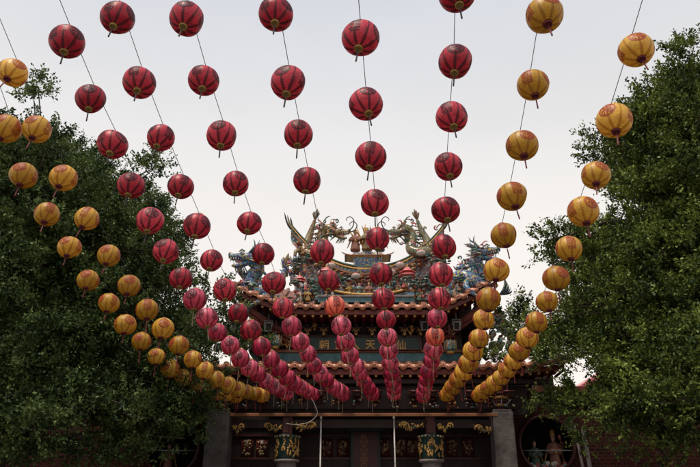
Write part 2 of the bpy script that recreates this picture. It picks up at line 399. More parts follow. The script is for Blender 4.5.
def tile_roof(prefix, x0, x1, zf, y0, y1, rise, pitch=.32, disc=.088, parent=None):
    """a pan-and-cover tile roof: sheet, round cover tiles, end discs and hanging drip tiles"""
    n = int(round((x1 - x0) / pitch)); xs = [x0 + (x1 - x0) * i / n for i in range(n + 1)]
    sh = MB(); K = 6
    def zz(x, t): return zf(x, t) + rise(t)
    vs_ = []; fs = []
    for i, x in enumerate(xs):
        for k in range(K + 1):
            t = k / K; vs_.append((x, y0 + (y1 - y0) * t, zz(x, t)))
    for i in range(n):
        for k in range(K):
            a = i * (K + 1) + k; fs.append((a, a + K + 1, a + K + 2, a + 1))
    sh.add(vs_, fs); b = len(sh.v)
    sh.add([(v[0], v[1], v[2] - .05) for v in vs_], [tuple(reversed(f)) for f in fs])
    for x in xs:
        sh.tube([(x, y0 + (y1 - y0) * k / K, zz(x, k / K) + .03) for k in range(K + 1)], .062, 8)
    ro = tb(sh, prefix, 'tile', None, True)
    ed = MB()
    for i, x in enumerate(xs):
        z = zz(x, 0) + .03; wob = rnd.uniform(-.008, .008)
        X = Matrix.Translation((x, y0 - .02, z + wob)) @ Matrix.Rotation(R(90 + rnd.uniform(-4, 4)), 4, 'X')
        ed.lathe([(disc, -.05), (disc, .02), (disc * .86, .03), (disc * .74, .018), (disc * .5, .018), (disc * .34, .034), (.005, .036)], 16, 0, X)
        if i < n:
            xm = (x + xs[i + 1]) / 2; zm = (zz(x, 0) + zz(xs[i + 1], 0)) / 2 - .02 + wob
            hw = pitch * .42; pts = []
            for j in range(9):
                t = -1 + j / 4; pts.append((xm + hw * t, zm - .115 * (1 - abs(t) ** 1.6) ** .8 + .0))
            top = [(xm - hw, zm + .055), (xm + hw, zm + .055)]
            loop = pts + [top[1], top[0]]
            m_ = len(loop)
            ed.add([(a, y0 - .045, z_) for a, z_ in loop] + [(a, y0 - .015, z_) for a, z_ in loop],
                   [tuple(range(m_)), tuple(range(2 * m_ - 1, m_ - 1, -1))] + [(j, j + m_, (j + 1) % m_ + m_, (j + 1) % m_) for j in range(m_)])
            ed.ell((xm, y0 - .046, zm - .02), (.045, .012, .03), 0, 8, 5)
    tb(ed, 'eave_tiles', 'tile_edge', ro, True)
    return ro

# lower roof, its eave just above the ends of the lantern strings
ZL = at(366, 365, 17.95).z
def zl(x, t): a = max(0, (abs(x - X0) - 3.6)) / 3.2; return ZL + .35 * a * a
lower = tile_roof('lower_roof', X0 - 5.6, X0 + 5.9, zl, 17.95, 19.0, lambda t: .12 * t)
# upper roof, flared at both ends
ZU = at(366, 305.5, 17.8).z
def zu(x, t): a = max(0, abs(x - X1) - 1.8) / 2.05; return ZU + (.92 if x > X1 else .62) * a ** 1.5
upper = tile_roof('upper_roof', X1 - 3.85, X1 + 3.95, zu, 17.8, 20.6, lambda t: 1.0 * t + .25 * t * t)
# soffits and rafters
def eave_under(roof, x0, x1, zf, y0, y1, drop, pitch=.24):
    s = MB(); n = int((x1 - x0) / pitch)
    K = 24; xs = [x0 + (x1 - x0) * i / K for i in range(K + 1)]
    for yy, dz in ((y0 + .05, -.10),):
        vs_ = [(x, yy, zf(x, 0) + dz) for x in xs] + [(x, yy, zf(x, 0) + dz - .14) for x in xs] + [(x, yy + .06, zf(x, 0) + dz - .14) for x in xs] + [(x, yy + .06, zf(x, 0) + dz) for x in xs]
        k1 = K + 1
        s.add(vs_, [(i, i + k1, i + k1 + 1, i + 1) for i in range(K)] + [(i + k1, i + 2 * k1, i + 2 * k1 + 1, i + k1 + 1) for i in range(K)])
    vs_ = [(x, y0 + .08, zf(x, 0) - .12) for x in xs] + [(x, y1, zf(x, .3) - drop + .06) for x in xs]
    s.add(vs_, [(i, i + K + 1, i + K + 2, i + 1) for i in range(K)])
    tb(s, 'soffit', 'soffit', roof)
    r = MB()
    for i in range(n + 1):
        x = x0 + (x1 - x0) * i / n; z = zf(x, 0) - .26
        z1 = zf(x, .3) - drop
        r.tube([(x, y0 + .12, z), (x, y1, z1)], .042, 6, 0)
        r.ell((x, y0 + .11, z), (.045, .022, .045), 1, 8, 5)
    tb(r, 'rafters', ['soffit', 'gold'], roof)
eave_under(upper, X1 - 3.75, X1 + 3.85, zu, 17.8, 19.0, .22)
eave_under(lower, X0 - 5.5, X0 + 5.8, zl, 17.95, 18.9, .3)

# upper storey wall, signboard, frieze
YW = 19.0
zb = at(366, 372, YW).z; zt = at(366, 312, YW).z
m = MB(); xl, xr = at(272, 340, YW).x, at(462, 340, YW).x
m.box(((xl + xr) / 2, YW + .16, (zb + zt) / 2 + .2), (xr - xl, .3, zt - zb + .6))
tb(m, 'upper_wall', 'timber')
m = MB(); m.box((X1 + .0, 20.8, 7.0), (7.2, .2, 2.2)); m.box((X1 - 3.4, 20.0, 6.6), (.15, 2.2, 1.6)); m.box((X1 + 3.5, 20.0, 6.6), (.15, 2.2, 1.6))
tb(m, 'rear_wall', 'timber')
def strip(name, u0, u1, v0, v1, Y, d, mat, parent=None):
    a, b = at(u0, v1, Y), at(u1, v0, Y); q = MB()
    q.box(((a.x + b.x) / 2, Y, (a.z + b.z) / 2), (b.x - a.x, d, b.z - a.z))
    return soft(tb(q, name, mat, parent), .008)
strip('painted_frieze', 270, 462, 352.5, 361, 18.9, .06, 'teal')
strip('frieze_rail', 270, 462, 349.5, 352.3, 18.88, .12, 'beam')
strip('frieze_rail', 270, 462, 361.3, 364, 18.86, .14, 'beam')
# carved dougong brackets above the board
for u in (276, 292, 308, 324, 340, 356, 372, 388, 404, 420, 436, 452):
    a = at(u, 333, 18.82); q = MB()
    for k in range(4):
        q.box((a.x, 18.84 - .055 * k, a.z - .14 + .085 * k), (.10 + .075 * k, .10 + .04 * k, .045), 0)
        q.box((a.x, 18.84 - .055 * k, a.z - .10 + .085 * k), (.06, .34 + .05 * k, .05), 0)
    q.ell((a.x, 18.62, a.z - .02), (.05, .03, .09), 1, 8, 6)
    for s in (-1, 1):
        q.tube([(a.x, 18.62, a.z + .04), (a.x + s * .09, 18.6, a.z + .09), (a.x + s * .10, 18.6, a.z + .02)], [.025, .018, .008], 6, 1)
    tb(q, 'roof_bracket', ['timber', 'gold'])
sb = strip('signboard', 305, 419, 336.5, 349, 18.80, .07, 'teal_dark')
fr = MB(); a, b = at(304, 349.3, 18.77), at(420, 336, 18.77)
for zz_ in (a.z, b.z): fr.box(((a.x + b.x) / 2, 18.78, zz_), (b.x - a.x + .05, .13, .035))
for xx_ in (a.x, b.x): fr.box((xx_, 18.79, (a.z + b.z) / 2), (.06, .14, b.z - a.z + .07))
soft(tb(fr, 'board_frame', 'timber_red', sb), .005)
gl = MB()
for ch, u in zip('朝玄人天合仙', (324, 339.4, 354.8, 370.2, 385.6, 401)):
    vs_, fs = glyphs(ch, .31); c = at(u, 345 - .8, 18.76)
    n_ = len(vs_)
    gl.add([(c.x + p.x, 18.762, c.z + p.y) for p in vs_], fs)
tb(gl, 'gold_characters', 'gold', sb)
# gold carvings either side of the board
for u, v in ((297, 341), (429, 343), (286, 344), (411, 330), (313, 327), (345, 328), (388, 328)):
    c = at(u, v, 18.74); q = MB()
    for k in range(9):
        an = rnd.uniform(0, 6.28); r_ = rnd.uniform(.02, .13)
        q.ell((c.x + r_ * math.cos(an), 18.74 + rnd.uniform(-.03, .03), c.z + r_ * math.sin(an)), (rnd.uniform(.02, .05), .03, rnd.uniform(.02, .05)), 0, 8, 5)
    for k in range(4):
        an = rnd.uniform(0, 6.28); q.blade((c.x, 18.73, c.z), (c.x + .17 * math.cos(an), 18.7, c.z + .17 * math.sin(an)), .02, 0, bend=(.03, 0, .03))
    tb(q, 'gilt_carving', 'gold', None, True)
# diagonal corner beams under the flared corners
for s, (ua, va), (ub, vb) in ((-1, (240, 302), (302, 344)), (1, (494, 298), (440, 334))):
    a, b = at(ua, va, 17.95), at(ub, vb, 19.0); q = MB()
    q.tube([a, a.lerp(b, .5) + Vector((0, 0, -.06)), b], [.10, .12, .12], 4)
    q.tube([a + Vector((s * .02, 0, -.14)), b + Vector((0, 0, -.25))], [.05, .07], 6)
    tb(q, 'corner_beam', 'soffit')

# porch: beam, stone pillars, poles, columns with gilt capitals
YB = 18.15
a, b = at(229, 414.3, YB), at(497, 414.3, YB); q = MB()
q.box(((a.x + b.x) / 2, YB, a.z), (b.x - a.x, .10, .085)); soft(tb(q, 'porch_beam', 'beam'), .01)
a2 = at(229, 422, YB + .2); q = MB()
q.box(((a.x + b.x) / 2, YB + .35, a2.z - .02), (b.x - a.x, .14, .22)); q.box(((a.x + b.x) / 2, YB + .35, at(300, 398, YB).z), (b.x - a.x + 1.2, .3, .5))
q.box(((a.x + b.x) / 2, YB + .25, at(300, 380, YB).z), (b.x - a.x + 3.2, .3, .12))
tb(q, 'inner_beam', 'timber')
for u0, u1, ub0, ub1 in ((208.5, 231, 201.5, 226), (491.5, 512.5, 497, 518.5)):
    t0, t1, b0, b1 = at(u0, 411, YB), at(u1, 411, YB), at(ub0, 467, YB), at(ub1, 467, YB)
    xc = (t0.x + t1.x + b0.x + b1.x) / 4; wd = ((t1.x - t0.x) + (b1.x - b0.x)) / 2
    q = MB(); z1 = t0.z
    q.box((xc, YB + .25, z1 / 2), (wd, wd, z1)); q.box((xc, YB + .25, .2), (wd * 1.35, wd * 1.35, .4)); q.box((xc, YB + .25, z1 + .03), (wd * .92, wd * .92, .06))
    p = soft(tb(q, 'stone_pillar', 'stone'), .03)
    q = MB(); an = 0           # carved bracket lotus over the pillar
    for k in range(5):
        q.lathe([(.10 + .05 * k, 0), (.13 + .055 * k, .04), (.11 + .05 * k, .08)], 8, k % 2, None, (xc, YB + .25, z1 + .06 + .10 * k))
    for k in range(8):
        an = k * PI / 4; q.blade((xc + .16 * math.cos(an), YB + .25 + .16 * math.sin(an), z1 + .16), (xc + .33 * math.cos(an), YB + .25 + .33 * math.sin(an), z1 + .34), .035, 2, bend=(0, 0, -.05))
    q.box((xc, YB + .25, z1 + .75), (.3, .5, .4), 0)
    tb(q, 'lotus_bracket', ['timber_red', 'gold', 'stone_pale'], p, True)
for u, ub in ((322, 319), (395, 394.5)):
    t, b0 = at(u, 418, YB + .02), at(ub, 467, YB + .02); q = MB()
    q.tube([((t.x + b0.x) / 2, YB + .1, 0), ((t.x + b0.x) / 2, YB + .1, t.z + .06)], .021, 10)
    q.tube([((t.x + b0.x) / 2, YB + .1, t.z), ((t.x + b0.x) / 2, YB + .1, t.z + .03)], .035, 10)
    tb(q, 'white_pole', 'pole', None, True)
for u in (287, 431):
    c = at(u, 447, YB + .35); xc, yc = c.x, YB + .35
    zt_, zb_ = at(u, 435, yc).z, at(u, 459, yc).z
    q = MB(); q.lathe([(.36, 0), (.36, .3), (.27, .35), (.27, zb_ - .08)], 20, 0, None, (xc, yc, 0))
    q.lathe([(.27, 0), (.34, .02), (.36, .06), (.33, .09)], 20, 0, None, (xc, yc, zb_ - .09))
    colo = tb(q, 'round_column', 'stone_pale', None, True)
    q = MB(); hh = zt_ - zb_
    q.lathe([(.27, 0), (.29, .05), (.30, hh * .5), (.32, hh * .9), (.35, hh), (.2, hh + .03)], 20, 0, None, (xc, yc, zb_))
    capo = tb(q, 'carved_capital', 'teal_dark', None, True)
    q = MB(); r2 = random.Random(int(u))
    for k in range(70):     # gilt figures carved in the round
        an = r2.uniform(0, 2 * PI); z = zb_ + r2.uniform(.08, hh * .78)
        X = Matrix.Translation((xc + .31 * math.cos(an), yc + .31 * math.sin(an), z))
        hgt = r2.uniform(.03, .10)
        q.ell((0, 0, 0), (.025, .025, hgt), 0, 7, 5, X @ Matrix.Rotation(r2.uniform(-.6, .6), 4, 'Y'))
        q.ell((0, 0, hgt + .01), .022, 0, 7, 5, X)
    for k in range(18):
        an = k * PI / 9; q.ell((xc + .335 * math.cos(an), yc + .335 * math.sin(an), zb_ + hh * .93), (.04, .04, .035), 1, 7, 5)
    tb(q, 'gilt_relief', ['gold', 'mos_green'], capo, True)
    q = MB(); q.box((xc, yc, zt_ + .28), (.26, .26, .6)); tb(q, 'column_post', 'timber_red', colo)
    t = at(u, 425, yc - .3); q = MB()          # red lacquer board and thin chain in front of the post
    q.box((t.x - .03, yc - .28, t.z), (.14, .03, .36)); tb(q, 'red_banner', 'timber_red', colo)
# gilt carved brackets left and right of each column and beside the pillars
def scroll_bracket(u, v, s, big=1.0):
    c = at(u, v, YB + .25); q = MB(); r2 = random.Random(int(u * 7))
    q.tube([c + Vector((-s * .3 * big, .05, .12)), c + Vector((0, .05, -.02)), c + Vector((s * .35 * big, .05, .16))], [.03, .05, .025], 6, 1)
    for k in range(int(26 * big)):
        t_ = r2.uniform(-1, 1); px_ = c.x + t_ * .28 * big; pz = c.z + .08 * t_ * t_ + r2.uniform(-.10, .10) * (1 - .5 * abs(t_))
        X = Matrix.Translation((px_, YB + .2 + r2.uniform(-.04, .04), pz)) @ Matrix.Rotation(r2.uniform(-1.2, 1.2), 4, 'Y')
        q.ell((0, 0, 0), (.018, .018, r2.uniform(.03, .07)), 0, 6, 5, X)
    pts = [c + Vector((s * (.2 + .12 * math.cos(a_)) * big, -.06, .02 + .12 * math.sin(a_))) for a_ in [x * .5 for x in range(8)]]
    q.tube(pts, [.03, .028, .026, .024, .02, .018, .014, .008], 6, 0)
    tb(q, 'scroll_bracket', ['gold', 'mos_green'], None, True)
for u, v, s, b_ in ((237, 429, 1, .6), (274, 428, -1, .8), (303, 427, 1, 1.1), (412, 427, -1, 1.1), (445, 428, 1, .7), (485, 430, -1, .9)): scroll_bracket(u, v, s, b_)

# back wall of the porch with panels, centre plaque
YC = 20.2
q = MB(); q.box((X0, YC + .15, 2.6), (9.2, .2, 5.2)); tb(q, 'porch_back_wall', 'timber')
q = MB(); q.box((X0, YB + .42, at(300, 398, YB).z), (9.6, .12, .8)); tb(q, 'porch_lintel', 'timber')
r3 = random.Random(77)
for k in range(17):               # dim carved brackets under the lower eave
    x = X0 - 4.2 + k * .525; q = MB(); z0 = at(300, 402, YB).z
    for j in range(4): q.box((x, YB + .25 - .09 * j, z0 + .1 * j), (.12 + .07 * j, .14, .055), 0)
    for j in range(14): q.ell((x + r3.uniform(-.16, .16), YB + .28 - r3.uniform(0, .3), z0 + r3.uniform(-.12, .3)), (r3.uniform(.015, .05), .03, r3.uniform(.015, .045)), 1 + j % 2, 6, 4)
    tb(q, 'eave_bracket', ['timber_red', 'mos_gold', 'gold' if k % 2 else 'mos_teal'], None, True)
q = MB()
for v, dd in ((435, .05), (458, .05), (421, .1)):
    c = at(357, v, YC); q.box((X0, YC, c.z), (8.8, .08, dd))
tb(q, 'wall_rail', 'timber_red')
for u in (247, 262, 327, 343, 384, 400, 412, 452, 468):
    c = at(u, 447, YC); q = MB(); q.box((c.x, YC + .02, c.z), (.36, .05, .52), 0); r2 = random.Random(u)
    for k in range(16): q.ell((c.x + r2.uniform(-.13, .13), YC - .01, c.z + r2.uniform(-.2, .2)), (r2.uniform(.02, .05), .02, r2.uniform(.02, .05)), 1, 6, 5)
    tb(q, 'carved_panel', ['timber_red', 'mos_gold'], None, True)
a, b = at(353, 470, YC - .25), at(378, 431, YC - .25); q = MB()
q.box(((a.x + b.x) / 2, YC - .2, (a.z + b.z) / 2), (b.x - a.x, .08, b.z - a.z))
pl = soft(tb(q, 'door_plaque', 'timber_red'), .01)
q = MB()
for s in (-1, 1): q.box(((a.x + b.x) / 2 + s * (b.x - a.x + .05) / 2, YC - .2, (a.z + b.z) / 2), (.07, .12, b.z - a.z + .1))
q.box(((a.x + b.x) / 2, YC - .2, b.z + .05), (b.x - a.x + .3, .14, .09)); tb(q, 'plaque_frame', 'teal_dark', pl)
q = MB()
for i, ch in enumerate('九天玉宮'):
    vs_, fs = glyphs(ch, .26); c = at(364, 437.5 + 8 * i, YC - .25)
    q.add([(c.x + p_.x, YC - .244, c.z + p_.y) for p_ in vs_], fs)
tb(q, 'plaque_characters', 'beam', pl)
# side wings with round moon windows
def wing(s):
    xa = X0 + s * 4.55; xb = X0 + s * 11.0; Y = 19.6; ztop = at(366, 392, Y).z
    uc, vc = (546.5, 444) if s > 0 else (172, 446)
    c = at(uc, vc, Y); rr = 27.5 * .0289
    q = MB(); n = 40; vs_ = []; x_lo, x_hi = min(xa, xb), max(xa, xb)
    for k in range(n):
        an = 2 * PI * k / n; dx, dz = math.cos(an), math.sin(an)
        vs_.append((c.x + rr * dx, Y, c.z + rr * dz))
    for k in range(n):
        an = 2 * PI * k / n; dx, dz = math.cos(an), math.sin(an)
        t = min((x_hi - c.x) / dx if dx > 1e-6 else (x_lo - c.x) / dx if dx < -1e-6 else 1e9, (ztop - c.z) / dz if dz > 1e-6 else (0 - c.z) / dz if dz < -1e-6 else 1e9)
        vs_.append((c.x + t * dx, Y, c.z + t * dz))
    # snap the ray that is nearest each corner onto the corner
    for cx_, cz_ in ((x_lo, 0), (x_hi, 0), (x_lo, ztop), (x_hi, ztop)):
        k = min(range(n), key=lambda i: (vs_[n + i][0] - cx_) ** 2 + (vs_[n + i][2] - cz_) ** 2); vs_[n + k] = (cx_, Y, cz_)
    q.add(vs_, [(k, n + k, n + (k + 1) % n, (k + 1) % n) for k in range(n)])
    q.add([(x, y + .3, z) for x, y, z in vs_], [((k + 1) % n, n + (k + 1) % n, n + k, k) for k in range(n)])
    q.add(vs_[:n] + [(x, y + .3, z) for x, y, z in vs_[:n]], [(k, (k + 1) % n, n + (k + 1) % n, n + k) for k in range(n)])
    wl = tb(q, 'wing_wall', 'brick')
    q = MB(); q.box((c.x, Y + 1.5, c.z), (2.6, .1, 2.6)); q.box((c.x, Y + .9, c.z - rr + .02), (1.9, 1.2, .05)); q.box((c.x - 1.0, Y + .9, c.z), (.08, 1.2, 2.4)); q.box((c.x + 1.0, Y + .9, c.z), (.08, 1.2, 2.4)); q.box((c.x, Y + .9, c.z + 1.1), (2.0, 1.2, .08))
    tb(q, 'niche', 'timber', wl)
    q = MB(); pts = [(c.x + (rr + .0) * math.cos(2 * PI * k / 40), Y - .04, c.z + rr * math.sin(2 * PI * k / 40)) for k in range(41)]
    q.tube(pts, .045, 8, 0, caps=False); tb(q, 'window_rim', 'timber_red', wl, True)
    q = MB(); zr = at(uc, 450, Y).z; q.tube([(c.x - rr, Y - .02, zr), (c.x + rr, Y - .02, zr)], .018, 8); tb(q, 'window_rail', 'metal_grey', wl, True)
    q = MB(); q.box(((xa + xb) / 2, Y + .1, ztop + .08), (abs(xb - xa), .5, .16)); tb(q, 'wing_beam', 'soffit', wl)
    x2, x3 = X0 + s * 4.1, X0 + (6.0 if s > 0 else -9.5); zq = at(366, 371, Y).z
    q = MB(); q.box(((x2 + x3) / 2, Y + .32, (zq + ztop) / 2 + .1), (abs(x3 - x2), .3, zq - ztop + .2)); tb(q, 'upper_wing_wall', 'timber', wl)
    return c, rr, Y
wl_c, wl_r, wl_Y = wing(-1); wr_c, wr_r, wr_Y = wing(1)
q = MB()          # hanging carved post ends beside the right pillar
for u, v in ((531, 400),):
    c = at(u, v, 18.9)
    q.lathe([(.05, -.45), (.12, -.35), (.17, -.2), (.2, -.02), (.15, .06), (.22, .14), (.22, .2), (.1, .24), (.1, .8)], 12, 0, None, c)
tb(q, 'hanging_post', 'timber_red', None, True)

# ------------------------------------------------------------------ ridge
YR = 20.3
def ridge_z(x):
    a = abs(x - X2) / 2.62
    return at(367, 271, YR).z + 1.55 * a ** 2.3
def band(name, mat, y, dlo, dhi, depth, xa=-2.62, xb=2.62, parent=None, K=60, base=None):
    q = MB(); vs_ = []
    for i in range(K + 1):
        x = X2 + xa + (xb - xa) * i / K; z = ridge_z(x)
        lo = z + dlo if base is None else base
        for yy, zz_ in ((y - depth / 2, lo), (y - depth / 2, z + dhi), (y + depth / 2, z + dhi), (y + depth / 2, lo)): vs_.append((x, yy, zz_))
    fs = []
    for i in range(K):
        for j in range(4): fs.append((i * 4 + j, (i + 1) * 4 + j, (i + 1) * 4 + (j + 1) % 4, i * 4 + (j + 1) % 4))
    fs += [(3, 2, 1, 0), (K * 4, K * 4 + 1, K * 4 + 2, K * 4 + 3)]
    q.add(vs_, fs); return tb(q, name, mat, parent)
rd = band('ridge', 'mos_teal', YR, -.42, 0, .34)
band('ridge_trim', 'gold', YR - .02, .0, .05, .42, parent=rd)
band('ridge_trim', 'black', YR - .02, .052, .085, .36, parent=rd)
band('ridge_trim', 'robe_green', YR - .02, .087, .13, .44, parent=rd)
band('ridge_trim', 'beam', YR - .03, -.20, -.14, .42, parent=rd)
band('ridge_wall', 'mos_pink', YR + .02, 0, -.43, .26, -2.35, 2.35, rd, base=at(367, 302, YR - .2).z)
q = MB(); i = 0          # rows of curled cloud brackets under the ridge line
for row, (dz, yy) in enumerate(((-.30, -.24), (-.46, -.30), (-.95, -.36))):
    for k in range(23 - row * 2):
        x = X2 + (k - (22 - row * 2) / 2) * .215; z = ridge_z(x) + dz - abs(x - X2) * (.0 if row < 2 else .16)
        q.ell((x, YR + yy, z), (.10, .08, .065), (k + row) % 3, 9, 6)
        q.ell((x + .05, YR + yy - .06, z + .02), (.045, .04, .04), (k + row + 1) % 3, 7, 5)
tb(q, 'cloud_brackets', ['mos_gold', 'beam', 'soffit'], rd, True)
# white and pink glazed flowers set along the ridge face
for u, v in ((322, 273), (331, 265.5), (356, 276), (391, 272), (400, 265), (354, 299), (398, 297), (421, 253), (378, 276)):
    c = at(u, v, YR - .45); q = MB()
    q.lathe([(.02, -.09), (.12, -.05), (.155, .03), (.15, .05)], 12, 0, None, c); q.ell(c + Vector((0, -.02, .06)), (.125, .10, .06), 1, 10, 6)
    tb(q, 'ceramic_bowl', ['white_glaze', 'pink_glaze'], rd, True)
# lower gold rail in front of the ridge, teal kerb just above the eave
pts = [at(u, v, YR - .9) for u, v in ((318, 282), (332, 289.5), (348, 293), (367, 294), (386, 293), (402, 290), (418, 284))]
q = MB(); q.tube(smooth_path(pts, 30), .045, 8); q.tube([p_ + Vector((0, .02, -.11)) for p_ in smooth_path(pts, 30)], .03, 8, 1)
tb(q, 'curved_rail', ['gold', 'teal'], rd, True)
strip('ledge', 318, 414, 297.5, 303, 18.3, .25, 'teal')
strip('ledge', 318, 414, 295.8, 297.6, 18.28, .3, 'stone_pale')
# swallow tails at both tips: three long thin blades
for s in (-1, 1):
    bx = X2 + s * 2.6; z = ridge_z(bx); q = MB()
    for k in range(3):
        q.tube(smooth_path([(bx - s * .55, YR + .05 * k, z - .62 - .08 * k), (bx - s * .1, YR + .05 * k, z - .12 - .06 * k), (bx + s * (.16 - .07 * k), YR, z + .22), (bx + s * (.30 - .11 * k), YR, z + .68 - .10 * k)], 14), [.05] * 5 + [.04] * 4 + [.03] * 3 + [.018, .005], 7, k)
    tb(q, 'swallow_tail', ['black', 'mos_green', 'timber'], rd, True)
# central dish shaped plinth
c = at(367.5, 262, YR - .1)
q = MB(); zt_ = at(367, 254, YR).z; zm_ = at(367, 257.5, YR).z; zb_ = at(367, 269, YR).z
def hexa(zlo, zhi, alo, ahi, dlo, dhi, mi):
    q.add([(X2 - alo, YR - dlo, zlo), (X2 + alo, YR - dlo, zlo), (X2 + alo, YR + dlo, zlo), (X2 - alo, YR + dlo, zlo), (X2 - ahi, YR - dhi, zhi), (X2 + ahi, YR - dhi, zhi), (X2 + ahi, YR + dhi, zhi), (X2 - ahi, YR + dhi, zhi)],
          [(3, 2, 1, 0), (4, 5, 6, 7), (0, 1, 5, 4), (1, 2, 6, 5), (2, 3, 7, 6), (3, 0, 4, 7)], mi)
hexa(zb_ - .15, zm_ - .07, .36, .50, .20, .26, 0); hexa(zm_ - .065, zm_ - .02, .52, .72, .28, .32, 1); hexa(zm_ - .018, zm_ + .03, .78, .60, .34, .26, 2); hexa(zm_ + .03, zt_ + .02, .56, .42, .24, .2, 3)
for s in (-1, 1):
    q.blade((X2 + s * .6, YR - .3, zm_), (X2 + s * .90, YR - .34, zm_ + .10), .035, 2, bend=(0, 0, -.03))
tb(q, 'ridge_plinth', ['mos_blue', 'gold', 'tile', 'mos_pink'], rd)

# ------------------------------------------------------------------ ornaments standing on the roofs
def dragon(name, label, P, rad, heading, size, mats, flip=1, group=None):
    base = Vector(P[len(P) // 2]); base.z = min(p[2] for p in P)
    t = thing(name, label, 'dragon', base, 0, group)
    def L(p): return Vector(p) - base
    S = smooth_path([L(p) for p in P], 46)
    n = len(S); rr = []
    for i in range(n):
        k = i / (n - 1); rr.append(rad * (.25 + .75 * min(1, k / .35)) * (1 - .28 * max(0, (k - .75) / .25)))
    q = MB(); q.tube(S, rr, 12, 0)
    q.build('body', mats[0], t)
    q = MB()
    for i in range(2, n - 2, 2):
        d = (S[i + 1] - S[i - 1]).normalized(); up = Vector((0, 1, 0)).cross(d) * (-flip)
        q.blade(S[i] + up * rr[i] * .7, S[i] + up * (rr[i] * 2.0) - d * rr[i] * .7, rr[i] * .30, 0)
    q.build('back_fins', mats[1], t)
    # legs
    for f_, s in ((.36, -1), (.44, 1), (.70, -1), (.78, 1)):
        i = int(f_ * (n - 1)); q = MB(); p = S[i]; d = (S[min(i + 1, n - 1)] - S[i - 1]).normalized(); dn = Vector((0, 1, 0)).cross(d) * flip
        out_ = Vector((0, s, 0)); r0 = rr[i] * .55
        kn = p + dn * rr[i] * 1.5 + out_ * rr[i] * .9 + d * rr[i]; ft = kn + d * rr[i] * 1.3 + Vector((0, s * .3 * rad, -rr[i] * .4))
        q.tube([p, kn, ft], [r0, r0 * .7, r0 * .5], 7, 0)
        for c_ in range(4):
            v_ = d.lerp(Vector((0, (c_ - 1.5) * .9, -.2)), .45).normalized()
            q.tube([ft, ft + v_ * rad * .7, ft + v_ * rad * 1.1 + Vector((0, 0, -rad * .4))], [rad * .14, rad * .12, .003], 5, 1)
        q.build('leg', [mats[0], mats[1]], t)
    # head
    h = Vector(heading).normalized(); side = Vector((0, 1, 0)); side = (side - h * side.dot(h)).normalized(); up = h.cross(side) * 1
    if up.z < 0: up = -up
    X = Matrix.Translation(S[-1]) @ Matrix(((h.x, side.x, up.x, 0), (h.y, side.y, up.y, 0), (h.z, side.z, up.z, 0), (0, 0, 0, 1))) @ Matrix.Scale(size, 4)
    q = MB()
    q.ell((.12, 0, .08), (.42, .32, .30), 0, 12, 9, X)
    q.tube([(.25, 0, .10), (.6, 0, .14), (.92, 0, .12), (1.10, 0, .22), (1.16, 0, .20)], [.27, .22, .19, .17, .06], 10, 0, X)
    q.tube([(.05, 0, -.14), (.4, 0, -.30), (.75, 0, -.42), (.98, 0, -.36)], [.18, .15, .12, .05], 9, 0, X)
    q.tube([(.2, 0, -.12), (.55, 0, -.18), (.8, 0, -.12)], [.1, .09, .02], 7, 2, X)
    for s in (-1, 1):
        q.ell((.42, s * .2, .30), (.10, .08, .10), 3, 9, 7, X); q.ell((.49, s * .235, .31), (.045, .045, .05), 4, 8, 6, X)
        q.tube([(.28, s * .22, .38), (.45, s * .26, .47), (.62, s * .2, .36)], [.03, .06, .02], 6, 1, X)
        q.ell((1.08, s * .09, .30), (.08, .07, .06), 1, 8, 6, X)
        for k in range(5): q.cone((.5 + .13 * k, s * .15, .02), (.5 + .13 * k, s * .15, -.12), .035, 5, 3, X)
        for k in range(4): q.cone((.5 + .12 * k, s * .1, -.28), (.5 + .12 * k, s * .1, -.15), .03, 5, 3, X)
    hd = q.build('head', [mats[0], mats[1], 'pink_glaze', 'white_glaze', 'black'], t)
    for s in (-1, 1):
        q = MB(); q.tube([(.05, s * .15, .3), (-.2, s * .28, .62), (-.42, s * .34, .78), (-.5, s * .36, 1.02)], [.075, .06, .045, .008], 7, 0, X)
        q.tube([(-.25, s * .29, .65), (-.22, s * .42, .9), (-.12, s * .45, 1.02)], [.045, .03, .006], 6, 0, X)
        q.build('horn', mats[1], hd)
        q = MB(); q.tube(smooth_path([(1.05, s * .12, .18), (1.4, s * .3, .45), (1.45, s * .4, .95), (1.1, s * .45, 1.25), (.8, s * .42, 1.05), (.95, s * .42, .85)], 22), [.045] * 10 + [.035] * 6 + [.025] * 4 + [.015, .006], 6, 0, X)
        if size < .45: q.build('whisker', 'black', hd)
    q = MB(); r2 = random.Random(len(name) + int(size * 100))
    for k in range(22):
        an = r2.uniform(-2.6, 2.6); o_ = Vector((r2.uniform(-.25, .1), math.sin(an) * .28, math.cos(an) * .28 + .05)); e_ = o_ + Vector((-r2.uniform(.35, .75), math.sin(an) * .35, math.cos(an) * .4))
        q.blade(X @ o_, X @ e_, .075 * size, k % 2, bend=Vector((0, 0, .06)) * size)
    for k in range(6):
        q.blade(X @ Vector((.3 + .1 * k, 0, -.42)), X @ Vector((.1 + .12 * k, r2.uniform(-.1, .1), -.85)), .05 * size, k % 2)
    q.build('mane', [mats[1], mats[2]], hd)
    q = MB(); d = (S[0] - S[2]).normalized()
    for k in range(7):
        v_ = (d + Vector(((k - 3) * .22, (k % 3 - 1) * .25, .1))).normalized()
        q.blade(S[0], S[0] + v_ * rad * (2.2 - .25 * abs(k - 3)), rad * .34, k % 2, bend=Vector((.0, 0, .04)))
    q.build('tail_fin', [mats[1], mats[2]], t)
    q = MB()                     # cloud scrolls and little riders that fill the space round the body
